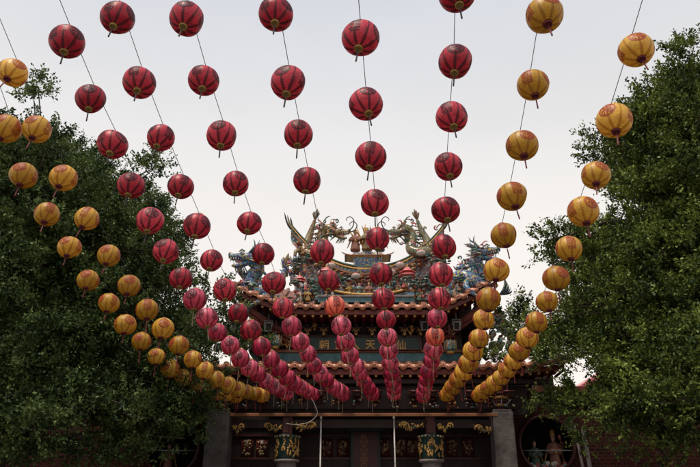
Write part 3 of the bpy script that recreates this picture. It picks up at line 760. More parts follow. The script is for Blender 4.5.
    for k in range(26 if size < .45 else 20):
        i = r2.randint(4, n - 6); c = S[i] + Vector((r2.uniform(-.38, .38), r2.uniform(-.25, .05), r2.uniform(-.28, .30))) * (rad / .18)
        R0 = r2.uniform(.05, .11); s_ = r2.choice((-1, 1)); a0 = r2.uniform(0, 6)
        q.tube([c + Vector((s_ * R0 * (1 - .09 * j) * math.cos(a0 + j * .7), .01 * j, R0 * (1 - .09 * j) * math.sin(a0 + j * .7))) for j in range(9)], [.03, .03, .028, .026, .024, .02, .016, .012, .006], 5, k % 4)
        if k % 3 == 0: q.blade(c, c + Vector((s_ * .22, 0, r2.uniform(.0, .25))), .03, (k + 1) % 4, bend=(0, 0, .06))
    q.build('cloud_scrolls', [mats[2], 'pink_glaze', mats[1], 'robe_green'], t)
    return t
def pp(lst, Y): return [at(u, v, Y + dy) for u, v, dy in lst]
dragon('ridge_dragon', 'green and gold dragon on the left half of the ridge, tail raised straight up', pp([(315, 219, .0), (312, 228, .05), (308, 240, .0), (304, 250, -.1), (313, 254, -.25), (324, 246, -.1), (322, 234, .1), (329, 228, .0), (336, 233, -.1)], YR), .18, (.75, -.25, -.12), .44, ['mos_gold', 'mos_green', 'mos_pink'], 1, 'dragons on the main ridge')
dragon('ridge_dragon', 'green and gold dragon on the right half of the ridge beside the pearl', pp([(417, 219, .0), (421, 229, .05), (427, 240, .0), (430, 248, -.1), (421, 252, -.25), (411, 249, -.1), (412, 236, .1), (406, 228, .0), (399, 233, -.1)], YR), .18, (-.75, -.25, -.12), .44, ['mos_green', 'mos_gold', 'mos_pink'], -1, 'dragons on the main ridge')
dragon('roof_dragon', 'blue and teal dragon with open jaws on the left corner of the upper roof', pp([(285, 268, .1), (281, 279, .1), (272, 288, 0), (261, 291, -.15), (250, 288, 0), (250, 279, .1), (258, 268, 0), (250, 259, -.1)], 18.35), .23, (-1, -.2, -.05), .56, ['mos_blue', 'mos_blue', 'mos_gold'], -1, 'corner dragons of the upper roof')
dragon('roof_dragon', 'blue striped dragon rearing on the right corner of the upper roof', pp([(450, 290, .1), (453, 281, .1), (461, 275, 0), (472, 281, -.15), (483, 284, 0), (481, 273, .1), (475, 262, 0), (480, 254, -.1)], 18.35), .24, (1, -.25, .05), .54, ['mos_blue', 'mos_teal', 'mos_pink'], 1, 'corner dragons of the upper roof')

def figurine(name, label, loc, h, robe, group, hat=0, rz=0):
    t = thing(name, label, 'figurine', loc, rz, group); k = h / 1.0
    S = Matrix.Scale(k, 4)
    q = MB(); q.ell((0, -.01, .86), (.075, .085, .10), 0, 12, 9, S); q.tube([(0, 0, .70), (0, 0, .80)], [.06, .04], 8, 0, S)
    q.cone((0, -.08, .87), (0, -.115, .835), .02, 5, 0, S); q.lathe([(.14, .02), (.17, .3), (.15, .5), (.17, .66), (.08, .74)], 12, 0, S)
    for s in (-1, 1): q.ell((s * .03, -.085, .885), .012, 1, 6, 5, S)
    q.build('body', ['skin', 'black'], t)
    q = MB(); q.lathe([(.21, 0), (.24, .05), (.19, .3), (.155, .48), (.19, .62), (.16, .72), (.06, .76)], 12, 0, S)
    for s in (-1, 1):
        q.tube([(s * .15, 0, .68), (s * .25, -.06, .52), (s * .12, -.2, .50), (s * .05, -.23, .54)], [.065, .075, .08, .045], 8, 0, S)
        q.blade(S @ Vector((s * .2, .05, .6)), S @ Vector((s * .38, .1, .15)), .05 * k, 1)
    q.lathe([(.165, .44), (.185, .47), (.165, .51)], 12, 1, S)
    q.build('robe', [robe, 'gold'], t)
    q = MB()
    if hat == 0: q.lathe([(.09, .9), (.10, .94), (.07, 1.0), (.09, 1.03), (.02, 1.08)], 10, 0, S)
    else:
        q.ell((0, .02, .91), (.09, .09, .08), 0, 10, 7, S); q.ell((0, .03, 1.0), (.045, .045, .05), 0, 8, 6, S)
        if hat == 1: q.blade(S @ Vector((0, .08, .6)), S @ Vector((.3, .12, 1.15)), .03 * k, 1); q.blade(S @ Vector((0, .08, .6)), S @ Vector((-.3, .12, 1.15)), .03 * k, 1)
    q.build('headdress', ['gold' if hat == 0 else 'hair', 'pink_glaze'], t)
    return t
GR = 'deity figures in the middle of the ridge'
cz = at(367, 251.5, YR).z
f1 = figurine('deity_figurine', 'small gold robed deity left of the flaming pearl on the ridge plinth', (X2 - .42, YR - .08, cz), .74, 'robe_pink', GR)
f2 = figurine('deity_figurine', 'tallest deity figure in the middle of the ridge plinth before the flames', (X2 - .02, YR - .12, cz), .80, 'mos_gold', GR)
f3 = figurine('deity_figurine', 'blue robed deity on the right end of the ridge plinth', (X2 + .42, YR - .08, cz), .72, 'mos_blue', GR)
q = MB()
for k in range(9):
    x = (k - 4) * .085; q.blade((x * .6, 0, .45), (x * 1.7, 0, 1.12 - abs(k - 4) * .07), .045, k % 2, bend=((.05 if k % 2 else -.05), 0, 0))
q.ell((0, 0, .45), (.2, .08, .2), 0)
o = q.build('flame_ornament', ['gold', 'beam'], None); o.location = (X2 - .05, YR + .12, cz)
tag(o, 'fan of gilded flames rising behind the middle ridge figure', 'ornament')

# little figures in rows on the eave ledges and ridge face
rowspec = [(18.35, [(275, 300), (300, 301), (308, 300.5), (317, 300.5), (326, 301), (412, 301), (419, 300.5), (427, 300), (433, 299), (458, 296)], .36, 'row of small figures standing above the upper eave', 'above the eave tiles'),
           (YR - .75, [(333, 292), (341, 294), (349, 295.5), (359, 296), (369, 296), (379, 295.5), (390, 294.5), (400, 293)], .44, 'figures on the gallery below the ridge', 'on the gallery below the ridge')]
robes = ['mos_pink', 'robe_green', 'mos_blue', 'robe_pink', 'mos_teal', 'robe_yellow']
for Y, L_, h, gname, where in rowspec:
    for i, (u, v) in enumerate(L_):
        figurine('warrior_figurine', '%s small ceramic figure from the left %s' % (ORD[i + 1], where), at(u, v, Y), h * rnd.uniform(.85, 1.15), robes[(i * 5 + 1) % 6], gname, i % 2, rnd.uniform(-.6, .6))
figurine('rider_figurine', 'round headed figure riding the back of the right corner dragon', at(463, 276, 18.3), .5, 'mos_blue', 'riders', 1, -.4)

def pavilion(label, u, v, Y, s, grp):
    t = thing('miniature_pavilion', label, 'pavilion', at(u, v, Y), rnd.uniform(-.2, .2), grp)
    q = MB(); q.box((0, 0, .03 * s), (.36 * s, .3 * s, .06 * s), 1); q.box((0, 0, .22 * s), (.24 * s, .2 * s, .34 * s), 0)
    for i in (-1, 1):
        for j in (-1, 1): q.tube([(i * .14 * s, j * .11 * s, .05 * s), (i * .14 * s, j * .11 * s, .4 * s)], .016 * s, 6, 1)
    q.build('walls', ['white_glaze', 'pink_glaze'], t, False)
    q = MB()
    for z0, a in ((.38, .27), (.52, .2)):
        q.lathe([(a * s * 1.25, z0 * s), (a * s * 1.2, (z0 + .02) * s), (a * .8 * s, (z0 + .06) * s), (a * .45 * s, (z0 + .14) * s)], 6, 0)
    q.cone((0, 0, .62 * s), (0, 0, .82 * s), .04 * s, 6, 1); q.build('roof', ['pink_glaze', 'gold'], t, False)
    q = MB(); q.box((0, -.102 * s, .22 * s), (.09 * s, .01, .2 * s)); q.build('doorway', 'black', t, False)
PG = 'miniature pavilions on the roof'
pavilion('pink roofed miniature pavilion at the far left end above the eave', 299, 292, 18.6, .8, PG)
pavilion('pink roofed miniature pavilion left of the ridge middle below a salmon lantern', 326, 286, 19.4, .95, PG)
pavilion('largest pink roofed miniature pavilion right of the ridge middle', 408, 288, 19.4, 1.05, PG)
pavilion('pink roofed miniature pavilion at the right end above the eave', 436, 292, 18.6, .8, PG)
pavilion('pink topped miniature pavilion crowning the rockery on the lower roof at right', 499, 326, 18.6, .75, PG)
pavilion('pink topped miniature pavilion crowning the rockery on the lower roof at left', 232, 328, 18.6, .75, PG)

def rockery(label, u, v, Y, wpx, hpx, grp, seed):
    b = at(u, v, Y); r2 = random.Random(seed); W, H = wpx * .029, hpx * .029
    t = thing('ceramic_rockery', label, 'rockery', b, 0, grp)
    q = MB()
    for k in range(34):
        z = r2.random() ** 1.2; x = r2.uniform(-1, 1) * W / 2 * (1 - .5 * z)
        q.ell((x, r2.uniform(-.12, .12), z * H * .85), (r2.uniform(.05, .13), r2.uniform(.05, .1), r2.uniform(.05, .15)), k % 3, 7, 5)
    q.build('rocks', ['mos_teal', 'mos_pink', 'mos_blue'], t)
    q = MB()
    for k in range(6):
        x = r2.uniform(-1, 1) * W / 2.2; z0 = r2.uniform(.2, .7) * H
        P_ = [Vector((x, -.1, z0)), Vector((x + r2.uniform(-.1, .1), -.16, z0 + .12)), Vector((x + r2.uniform(-.15, .15), -.2, z0 + .24))]
        q.tube(P_, [.022, .016, .01], 6, 0)
        for j in range(6):
            c = P_[-1] + Vector((r2.uniform(-.1, .1), r2.uniform(-.08, .04), r2.uniform(-.1, .08)))
            q.lathe([(.01, .02), (.06, .012), (.065, -.004), (.01, -.01)], 8, 1 + (j % 2), Matrix.Translation(c) @ Matrix.Rotation(r2.uniform(-.8, .8), 4, 'X'))
    q.build('ceramic_trees', ['beam', 'robe_green', 'mos_teal'], t)
    q = MB()
    for k in range(12):
        c = Vector((r2.uniform(-1, 1) * W / 2, -.2, r2.uniform(.05, .85) * H)); mi = k % 3
        for j in range(5):
            an = j * 1.257; q.ell(c + Vector((.028 * math.cos(an), 0, .028 * math.sin(an))), (.024, .014, .024), mi, 6, 4)
        q.ell(c + Vector((0, -.012, 0)), .014, 3, 6, 4)
    q.build('ceramic_flowers', ['pink_glaze', 'white_glaze', 'robe_yellow', 'gold'], t)
RG = 'ceramic rockeries along the roof'
for i, a_ in enumerate([('teal rockery with trees at the left end of the upper eave', 306, 303, 18.5, 26, 26, 3), ('small rockery below the salmon lantern above the upper eave', 324, 302, 18.55, 20, 22, 5),
          ('green rockery right of the middle above the upper eave', 414, 302, 18.5, 22, 24, 8), ('teal rockery at the right end of the upper eave', 430, 302, 18.5, 24, 30, 9),
          ('ceramic rockery under the left corner dragon', 258, 301, 18.3, 44, 14, 11), ('ceramic rockery under the right corner dragon', 472, 295, 18.3, 44, 14, 12),
          ('tall rockery with flowers on the lower roof beside the right tree', 503, 347, 18.5, 34, 30, 14), ('tall rockery on the lower roof beside the left tree', 228, 349, 18.5, 30, 28, 16),
          ('flowered rockery beneath the left swallow tail of the ridge', 297, 283, 19.6, 20, 34, 18), ('flowered rockery beneath the right swallow tail of the ridge', 437, 283, 19.6, 20, 34, 19),
          ('low rockery on the gallery left of the ridge middle', 338, 295, 19.7, 34, 17, 21), ('low rockery on the gallery right of the ridge middle', 390, 295, 19.7, 34, 17, 22)]):
    rockery(a_[0], a_[1], a_[2], a_[3], a_[4], a_[5], RG, a_[6])
# thin antler like ornament on the far left and feathery blades at the far right
q = MB(); r0 = at(287, 276, 18.6)
for k in range(5): q.tube([(0, 0, 0), ((k - 3) * .04, 0, .25), ((k - 4) * .06 + .02, 0, .45 + .08 * (k % 3))], [.03, .02, .005], 6)
o = q.build('spiky_ornament', 'mos_green'); o.location = r0; tag(o, 'thin spiky ornament at the left edge of the ridge front', 'ornament')
q = MB()
for k in range(6): q.blade((0, 0, 0), (.15 + .05 * k, .02 * k, .62 - .09 * k), .04, k % 2, bend=(.09, 0, -.03))
o = q.build('feather_ornament', ['mos_teal', 'black']); o.location = at(500, 294, 18.2); tag(o, 'curved blue feather blades behind the right corner dragon', 'ornament')

# hanging palace lamps and floodlights under the upper eave
def palace_lamp(label, u, v):
    t = thing('palace_lamp', label, 'lamp', at(u, v, 18.3), 0, 'painted octagonal lamps under the upper eave')
    q = MB(); q.lathe([(.10, -.30), (.17, -.24), (.17, .02), (.12, .04)], 8, 0); q.build('shade', 'mos_teal', t, False)
    q = MB(); q.lathe([(.14, .045), (.22, .06), (.24, .10), (.16, .16), (.05, .22), (.02, .5)], 8, 0); q.build('crown', 'timber_red', t, False)
    q = MB(); q.lathe([(.11, -.36), (.12, -.30), (.08, -.30)], 8, 0)
    for k in range(8): q.tube([(.175 * math.cos(k * PI / 4), .175 * math.sin(k * PI / 4), -.25), (.175 * math.cos(k * PI / 4), .175 * math.sin(k * PI / 4), .05)], .012, 5)
    q.build('gilt_frame', 'gold', t)
palace_lamp('octagonal painted lamp hanging under the left end of the upper eave', 275.5, 336)
palace_lamp('octagonal painted lamp hanging under the right end of the upper eave', 450, 341)
def flood(label, u, v, s):
    t = thing('floodlight', label, 'floodlight', at(u, v, 18.2), 0, 'floodlights under the upper eave')
    X = Matrix.Rotation(R(25), 4, 'X') @ Matrix.Rotation(s * .4, 4, 'Z')
    q = MB(); q.box((0, 0, 0), (.20, .06, .26), 0, X); q.box((0, .06, 0), (.14, .07, .18), 0, X); q.build('housing', 'metal_grey', t, False)
    q = MB(); q.box((0, -.034, 0), (.15, .006, .2), 0, X); q.build('glass', 'black', t, False)
    q = MB(); q.tube([(-.12, 0, 0), (-.12, .06, .2), (.12, .06, .2), (.12, 0, 0)], .012, 6); q.tube([(0, .06, .2), (0, .1, .5)], .014, 6); q.build('bracket', 'metal_grey', t)
flood('grey floodlight under the left corner of the upper eave', 268, 326, 1)
flood('grey floodlight under the right end of the upper eave', 457, 325, -1)
flood('small grey floodlight right of the middle under the upper eave', 424.5, 325, 1)
# loose pale cable looping in front of the left column
pts = [at(u, v, 17.7) for u, v in ((300, 385), (309, 394), (316, 407), (317, 414), (310, 421), (298, 424), (286, 423))]
q = MB(); q.tube(smooth_path(pts, 30), .008, 6); tag(q.build('cable', 'white_wire'), 'loose pale cable looping down in front of the left column', 'cable')

# statues in the moon windows
def statue(name, label, u, v0, v1, Y, robe, kind):
    b, t_ = at(u, v0, Y), at(u, v1, Y)
    return figurine(name, label, b, t_.z - b.z, robe, None, kind)
zf = wr_c.z - wr_r + .05
def stat(label, u, vtop, c, rr, Y, robe, hat):
    zf = c.z - rr + .05; t_ = at(u, vtop, Y + .35); loc = Vector((t_.x, Y + .35, zf))
    f = figurine('deity_statue', label, loc, t_.z - zf, robe, 'statues in the round windows', hat); f.scale = (.78, .78, 1); return f
stat('large white headed statue in a peach robe in the right round window', 552, 432, wr_c, wr_r, wr_Y, 'robe_pink', 0)
stat('small dark haired statue in a green robe left of the peach robed statue', 533.5, 439, wr_c, wr_r, wr_Y, 'robe_green', 2)
stat('small pale statue in the left round window behind leaves', 170, 441, wl_c, wl_r, wl_Y, 'robe_pink', 2)
q = MB(); b_ = Vector((at(560, 440, wr_Y + .3).x, wr_Y + .3, wr_c.z - wr_r + .05))
q.tube([(0, 0, 0), (.03, 0, .55), (0, 0, .95)], .014, 6); q.ell((0, 0, .98), (.05, .04, .07), 1); q.tube([(0, 0, .85), (.08, 0, .8), (.06, 0, .6)], [.02, .015, .006], 5, 1)
o = q.build('staff', ['beam', 'pink_glaze']); o.location = b_; tag(o, 'red topped ceremonial staff beside the peach robed statue', 'staff')
q = MB(); r2 = random.Random(4)
for k in range(46):
    c = Vector((r2.uniform(-.62, .62), r2.uniform(-.12, .05), r2.uniform(0, .17)))
    for j in range(5): q.ell(c + Vector((.035 * math.cos(j * 1.257), -.01, .035 * math.sin(j * 1.257))), (.028, .02, .028), k % 3, 6, 4)
o = q.build('offering_flowers', ['pink_glaze', 'white_glaze', 'mos_teal']); o.location = (wr_c.x, wr_Y + .12, wr_c.z - wr_r + .12)
tag(o, 'pink and white flowers at the feet of the statues in the right round window', 'flowers')

# neighbouring building with a red gable at far right
nb = thing('neighbour_house', 'red gabled house partly seen through the gap under the right tree', 'house', (0, 26, 0))
a, b = at(577.5, 390, 26), at(640, 352, 26); q = MB()
q.box((b.x + 1.2, 28, a.z / 2 - .3), (b.x - a.x + 2, 3.0, a.z - .6)); o = q.build('wall', 'brick', nb, False); o.data.transform(Matrix.Translation((0, -26, 0)))
q = MB(); dz = b.z - a.z
for k in range(2):
    q.add([(a.x, 26 - .1 * k, a.z - .28 + .2 * k), (b.x, 26 - .1 * k, b.z - .28 + .2 * k), (b.x, 26 - .1 * k, b.z - .02 + .16 * k), (a.x, 26 - .1 * k, a.z - .02 + .16 * k),
           (a.x, 30, a.z - .28 + .2 * k), (b.x, 30, b.z - .28 + .2 * k), (b.x, 30, b.z - .02 + .16 * k), (a.x, 30, a.z - .02 + .16 * k)],
          [(0, 1, 2, 3), (7, 6, 5, 4), (0, 4, 5, 1), (3, 2, 6, 7), (0, 3, 7, 4), (1, 5, 6, 2)], k)
o = q.build('roof', ['soffit', 'pink_glaze'], nb, False); o.data.transform(Matrix.Translation((0, -26, 0)))
q = MB(); c = at(571, 396, 26); q.lathe([(.1, 0), (.14, .2), (.3, .35), (.32, .5), (.2, .62), (.05, .7)], 12, 0, None, (c.x, 0, c.z - .5)); q.tube([(c.x, 0, 0), (c.x, 0, c.z - .4)], .12, 10); q.build('gate_post', 'stone_pale', nb)
# leaning pale poles by the right window
for i, (ua, va, ub, vb, lb) in enumerate(((574, 425, 583, 467, 'thin pale leaning pole nearest the right round window'), (583, 428, 590, 467, 'thicker pale leaning pole under the right tree'))):
    a, b = at(ua, va, 17.4), at(ub, vb, 17.4); d = (b - a); b = a + d * (a.z / (a.z - b.z)); q = MB(); q.tube([a, b], .035 + .02 * i, 8)
    tag(q.build('leaning_pole', 'stone_pale'), lb, 'pole')
# courtyard brick walls under the trees
for s, lb in ((-1, 'dark red brick wall under the left tree'), (1, 'dark red brick wall under the right tree')):
    q = MB(); q.box((0, 0, 1.7), (.3, 15, 3.4)); q.box((0, 0, 3.44), (.42, 15.1, .1), 1)
    q.box((0, 7.4, 1.72), (.46, .46, 3.7), 1)
    o = q.build('brick_wall', ['brick', 'stone'], None, False); o.location = (s * 10.8, 11.5, 0); soft(o, .01); tag(o, lb, 'wall')
# ------------------------------------------------------------------ trees
def leaves_mesh(name, twigs, mat, parent, seed, per=18, ll=.074):
    rg = np.random.default_rng(seed)
    P = np.array([t[0] for t in twigs]); D = np.array([t[1] for t in twigs]); n = len(P)
    D /= np.linalg.norm(D, axis=1, keepdims=True)
    L = rg.uniform(.22, .42, n)
    k = per; idx = np.repeat(np.arange(n), k); tt = np.tile(np.linspace(.05, 1, k), n)
    pos = P[idx] + D[idx] * (L[idx] * tt)[:, None] + rg.normal(0, .022, (n * k, 3))
    rv = rg.normal(0, 1, (n * k, 3))
    ld = D[idx] * .55 + rv * .55; ld[:, 2] -= .12; ld /= np.linalg.norm(ld, axis=1, keepdims=True)
    nr = rg.normal(0, .55, (n * k, 3)); nr[:, 2] += 1.0
    sd_ = np.cross(ld, nr); sd_ /= np.linalg.norm(sd_, axis=1, keepdims=True) + 1e-9
    ln = ll * rg.uniform(.65, 1.25, (n * k, 1)); wd = ln * .29
    up = np.cross(sd_, ld)
    a = pos; b = pos + ld * ln * .5 + sd_ * wd + up * ln * .06; c = pos + ld * ln; d = pos + ld * ln * .5 - sd_ * wd + up * ln * .06
    V = np.stack([a, b, c, d], 1).reshape(-1, 3); nf = n * k
    me = bpy.data.meshes.new(name); me.vertices.add(nf * 4); me.vertices.foreach_set('co', V.astype(np.float32).ravel())
    me.loops.add(nf * 4); me.loops.foreach_set('vertex_index', np.arange(nf * 4, dtype=np.int32))
    me.polygons.add(nf); me.polygons.foreach_set('loop_start', np.arange(0, nf * 4, 4, dtype=np.int32)); me.polygons.foreach_set('loop_total', np.full(nf, 4, dtype=np.int32))
    me.materials.append(MT[mat]); me.update(calc_edges=True); me.validate()
    o = bpy.data.objects.new(name, me); col.objects.link(o); o.parent = parent
    return o

def inside(poly, u, v):
    c = False; j = len(poly) - 1
    for i in range(len(poly)):
        (x1, y1), (x2, y2) = poly[i], poly[j]
        if (y1 > v) != (y2 > v) and u < (x2 - x1) * (v - y1) / (y2 - y1) + x1: c = not c
        j = i
    return c

def tree(label, base, poly, yfn, nl, mat, seed, twn, extra=(), rlo=.26, rhi=.60, holes=()):
    r2 = random.Random(seed); base = Vector(base)
    t = thing('tree', label, 'tree', base)
    lobes = []; us = [p[0] for p in poly]; vs__ = [p[1] for p in poly]; g_ = 0
    while len(lobes) < nl and g_ < 20000:
        g_ += 1
        u, v = r2.uniform(min(us), max(us)), r2.uniform(min(vs__), max(vs__))
        if not inside(poly, u, v): continue
        if any((u - a) ** 2 + (v - b) ** 2 < c * c for a, b, c in holes): continue
        Y = yfn(u, v) + r2.random() ** 1.2 * 4.6
        r_ = r2.uniform(rlo, rhi); rp = r_ * .95 * F / Y       # keep the whole clump inside the crown's outline
        if not all(inside(poly, u + rp * math.cos(k * PI / 4), v + rp * .8 * math.sin(k * PI / 4)) for k in range(8)): continue
        if any((u - a) ** 2 + (v - b) ** 2 < (c + rp) ** 2 for a, b, c in holes): continue
        p = at(u, v, Y)
        if any((p - o_[0]).length < .8 * (r_ + o_[1]) for o_ in lobes): continue
        lobes.append((p, r_))
    for u, v, Y, r_ in extra: lobes.append((at(u, v, Y), r_))
    cen = sum((l[0] for l in lobes), Vector()) / len(lobes)
    # trunk and limbs
    q = MB(); top = Vector((cen.x, cen.y, cen.z + .8)) - base
    tr = smooth_path([(0, 0, 0), (.1, .1, 1.2), top * .45 + Vector((.3, .2, .2)), top], 16)
    q.tube(tr, [.42, .34, .30, .28, .27, .25, .23, .21, .19, .17, .15, .13, .11, .09, .07, .05], 12)
    for k in range(9): an = k * .7; q.tube([(.25 * math.cos(an), .25 * math.sin(an), .7), (.55 * math.cos(an), .55 * math.sin(an), 0)], [.1, .06], 6)
    q.build('trunk', 'bark', t)
    q = MB()
    for i, (p, r_) in enumerate(lobes):
        e_ = p - base; s_ = min(tr[8:15], key=lambda w_: abs(w_.z - (e_.z - .5))); mid = s_.lerp(e_, .5) + Vector((r2.uniform(-.3, .3), r2.uniform(-.3, .3), r2.uniform(.2, .6)))
        th = .05 if i % 3 else .085
        q.tube(smooth_path([s_, mid, e_], 7), [th, th * .85, th * .7, th * .55, th * .4, th * .3, .012], 6)
    q.build('limbs', 'bark', t)
    tw = []
    for p, r_ in lobes:
        p = p - base
        sx, sz = r2.uniform(1.1, 1.5), r2.uniform(.35, .6)
        for k in range(int(twn * r_ * r_)):
            d = Vector((r2.gauss(0, 1), r2.gauss(0, 1), r2.gauss(0, 1) + .75)).normalized()
            rr_ = r_ * (r2.uniform(.35, 1.0) ** .6)
            tw.append((tuple(p + Vector((d.x * rr_ * sx, d.y * rr_ * sx, d.z * rr_ * sz))), tuple(d + Vector((r2.uniform(-.4, .4), r2.uniform(-.4, .4), r2.uniform(-.1, .5))))))
        for _ in range(r2.choice((0, 1, 1, 2))):     # a shoot that sticks out of the crown
            d = Vector((r2.gauss(0, 1), r2.gauss(0, .6), abs(r2.gauss(0, .8)) + .2)).normalized()
            for k in range(12):
                f_ = 1 + k * .085; tw.append((tuple(p + d * r_ * f_ * .9), tuple(d + Vector((r2.uniform(-.7, .7), r2.uniform(-.7, .7), r2.uniform(-.3, .6))))))
    leaves_mesh('crown', tw, mat, t, seed)
    print(label, 'leaves', len(tw) * 13)
    return t

tree('dark leafy tree filling the left side behind the yellow lanterns', (-7.6, 13.6, 0),
     [(-120, 70), (-90, 70), (-30, 95), (22, 130), (36, 112), (52, 118), (62, 142), (88, 140), (112, 160), (140, 185), (152, 178), (168, 200), (176, 228), (190, 262), (186, 300), (215, 325), (228, 345), (215, 372), (212, 396), (196, 420), (150, 430), (90, 435), (-60, 440), (-120, 440)],
     lambda u, v: 11.2 + max(0, u) / 200 * 3.6, 430, 'leaf_left', 5, 380,
     [(34, 100, 11.8, .28), (38, 88, 11.8, .2), (150, 172, 13.6, .3), (158, 166, 13.6, .25), (215, 300, 15.2, .35), (236, 335, 16.0, .4), (228, 322, 15.6, .35), (246, 345, 16.2, .3),
      (10, 400, 11.5, .35), (52, 425, 11.4, .3), (35, 432, 11.4, .26), (66, 408, 11.5, .25), (12, 425, 11.2, .28), (118, 402, 12.6, .3), (150, 418, 13.5, .3), (185, 438, 15, .3), (130, 445, 14, .35), (160, 432, 15, .35), (195, 425, 15.5, .3), (150, 455, 14.5, .3), (205, 410, 16, .3), (180, 415, 15.5, .35), (15, 452, 12.5, .4), (50, 458, 13, .35), (90, 455, 13.5, .4), (120, 462, 14, .35), (0, 462, 12.2, .35)])
tree('broad tree with sunlit yellow green leaves on the right side', (8.2, 12.8, 0),
     [(810, 45), (770, 45), (720, 70), (690, 52), (664, 84), (646, 84), (630, 112), (618, 138), (597, 150), (606, 200), (590, 225), (560, 232), (556, 262), (570, 290), (560, 312), (540, 325), (530, 350), (545, 378), (565, 366), (590, 366), (604, 372), (588, 398), (600, 425), (650, 425), (700, 428), (810, 425)],
     lambda u, v: 10.6 + max(0, 700 - u) / 170 * 3.8, 430, 'leaf_right', 9, 360,
     [(690, 55, 11, .3), (676, 82, 11.5, .4), (660, 96, 12, .4), (643, 112, 12.3, .4), (632, 128, 12.6, .4), (655, 120, 12, .45), (610, 152, 13, .4), (694, 46, 11, .2), (684, 70, 11, .25), (548, 240, 13.8, .3), (546, 262, 14, .25), (566, 236, 13.6, .35), (600, 150, 12.8, .3), (612, 136, 12.6, .25), (530, 345, 14.6, .4), (520, 322, 15, .3), (510, 318, 15.4, .22), (528, 330, 15, .3),
      (545, 405, 15.3, .32), (560, 408, 15.3, .3), (575, 414, 15.2, .28), (590, 408, 14, .4), (640, 395, 12, .35), (620, 430, 13, .3), (587, 445, 16.5, .3), (640, 440, 13, .4), (690, 448, 12.5, .45), (665, 452, 13, .35)],
     holes=((573, 380, 15), (624, 214, 9), (585, 205, 9)))

# potted shrubs on the lower roof edges and by the pillars
def shrub(label, u, v, Y, r_, mat, seed):
    b = at(u, v, Y); t = thing('shrub', label, 'shrub', b); r2 = random.Random(seed); tw = []
    q = MB()
    for k in range(9):
        e_ = Vector((r2.uniform(-1, 1) * r_, r2.uniform(-.5, .5) * r_, r2.uniform(.3, 1) * r_)); q.tube([(0, 0, 0), e_ * .5 + Vector((0, 0, .05)), e_], [.02, .014, .006], 5)
    q.build('stems', 'bark', t)
    for k in range(int(240 * r_)):
        d = Vector((r2.gauss(0, 1), r2.gauss(0, .6), abs(r2.gauss(0, .7)))).normalized(); tw.append((tuple(d * r_ * r2.uniform(.3, 1)), tuple(d)))
    leaves_mesh('leaves', tw, mat, t, seed)
shrub('green bush growing above the lower roof tiles at right', 486, 360, 18.4, .5, 'leaf_right', 31)
shrub('green bush growing above the lower roof tiles at left', 246, 350, 18.4, .55, 'leaf_left', 32)
# ------------------------------------------------------------------ lanterns
RAD, HGT = .205, .197
def on_ball(x, y, az, el, off=.0045):
    a = az + x / RAD; e_ = el + y / RAD
    r = 1 + off / RAD
    return Vector((RAD * r * math.cos(e_) * math.cos(a), RAD * r * math.cos(e_) * math.sin(a), HGT * r * math.sin(e_)))

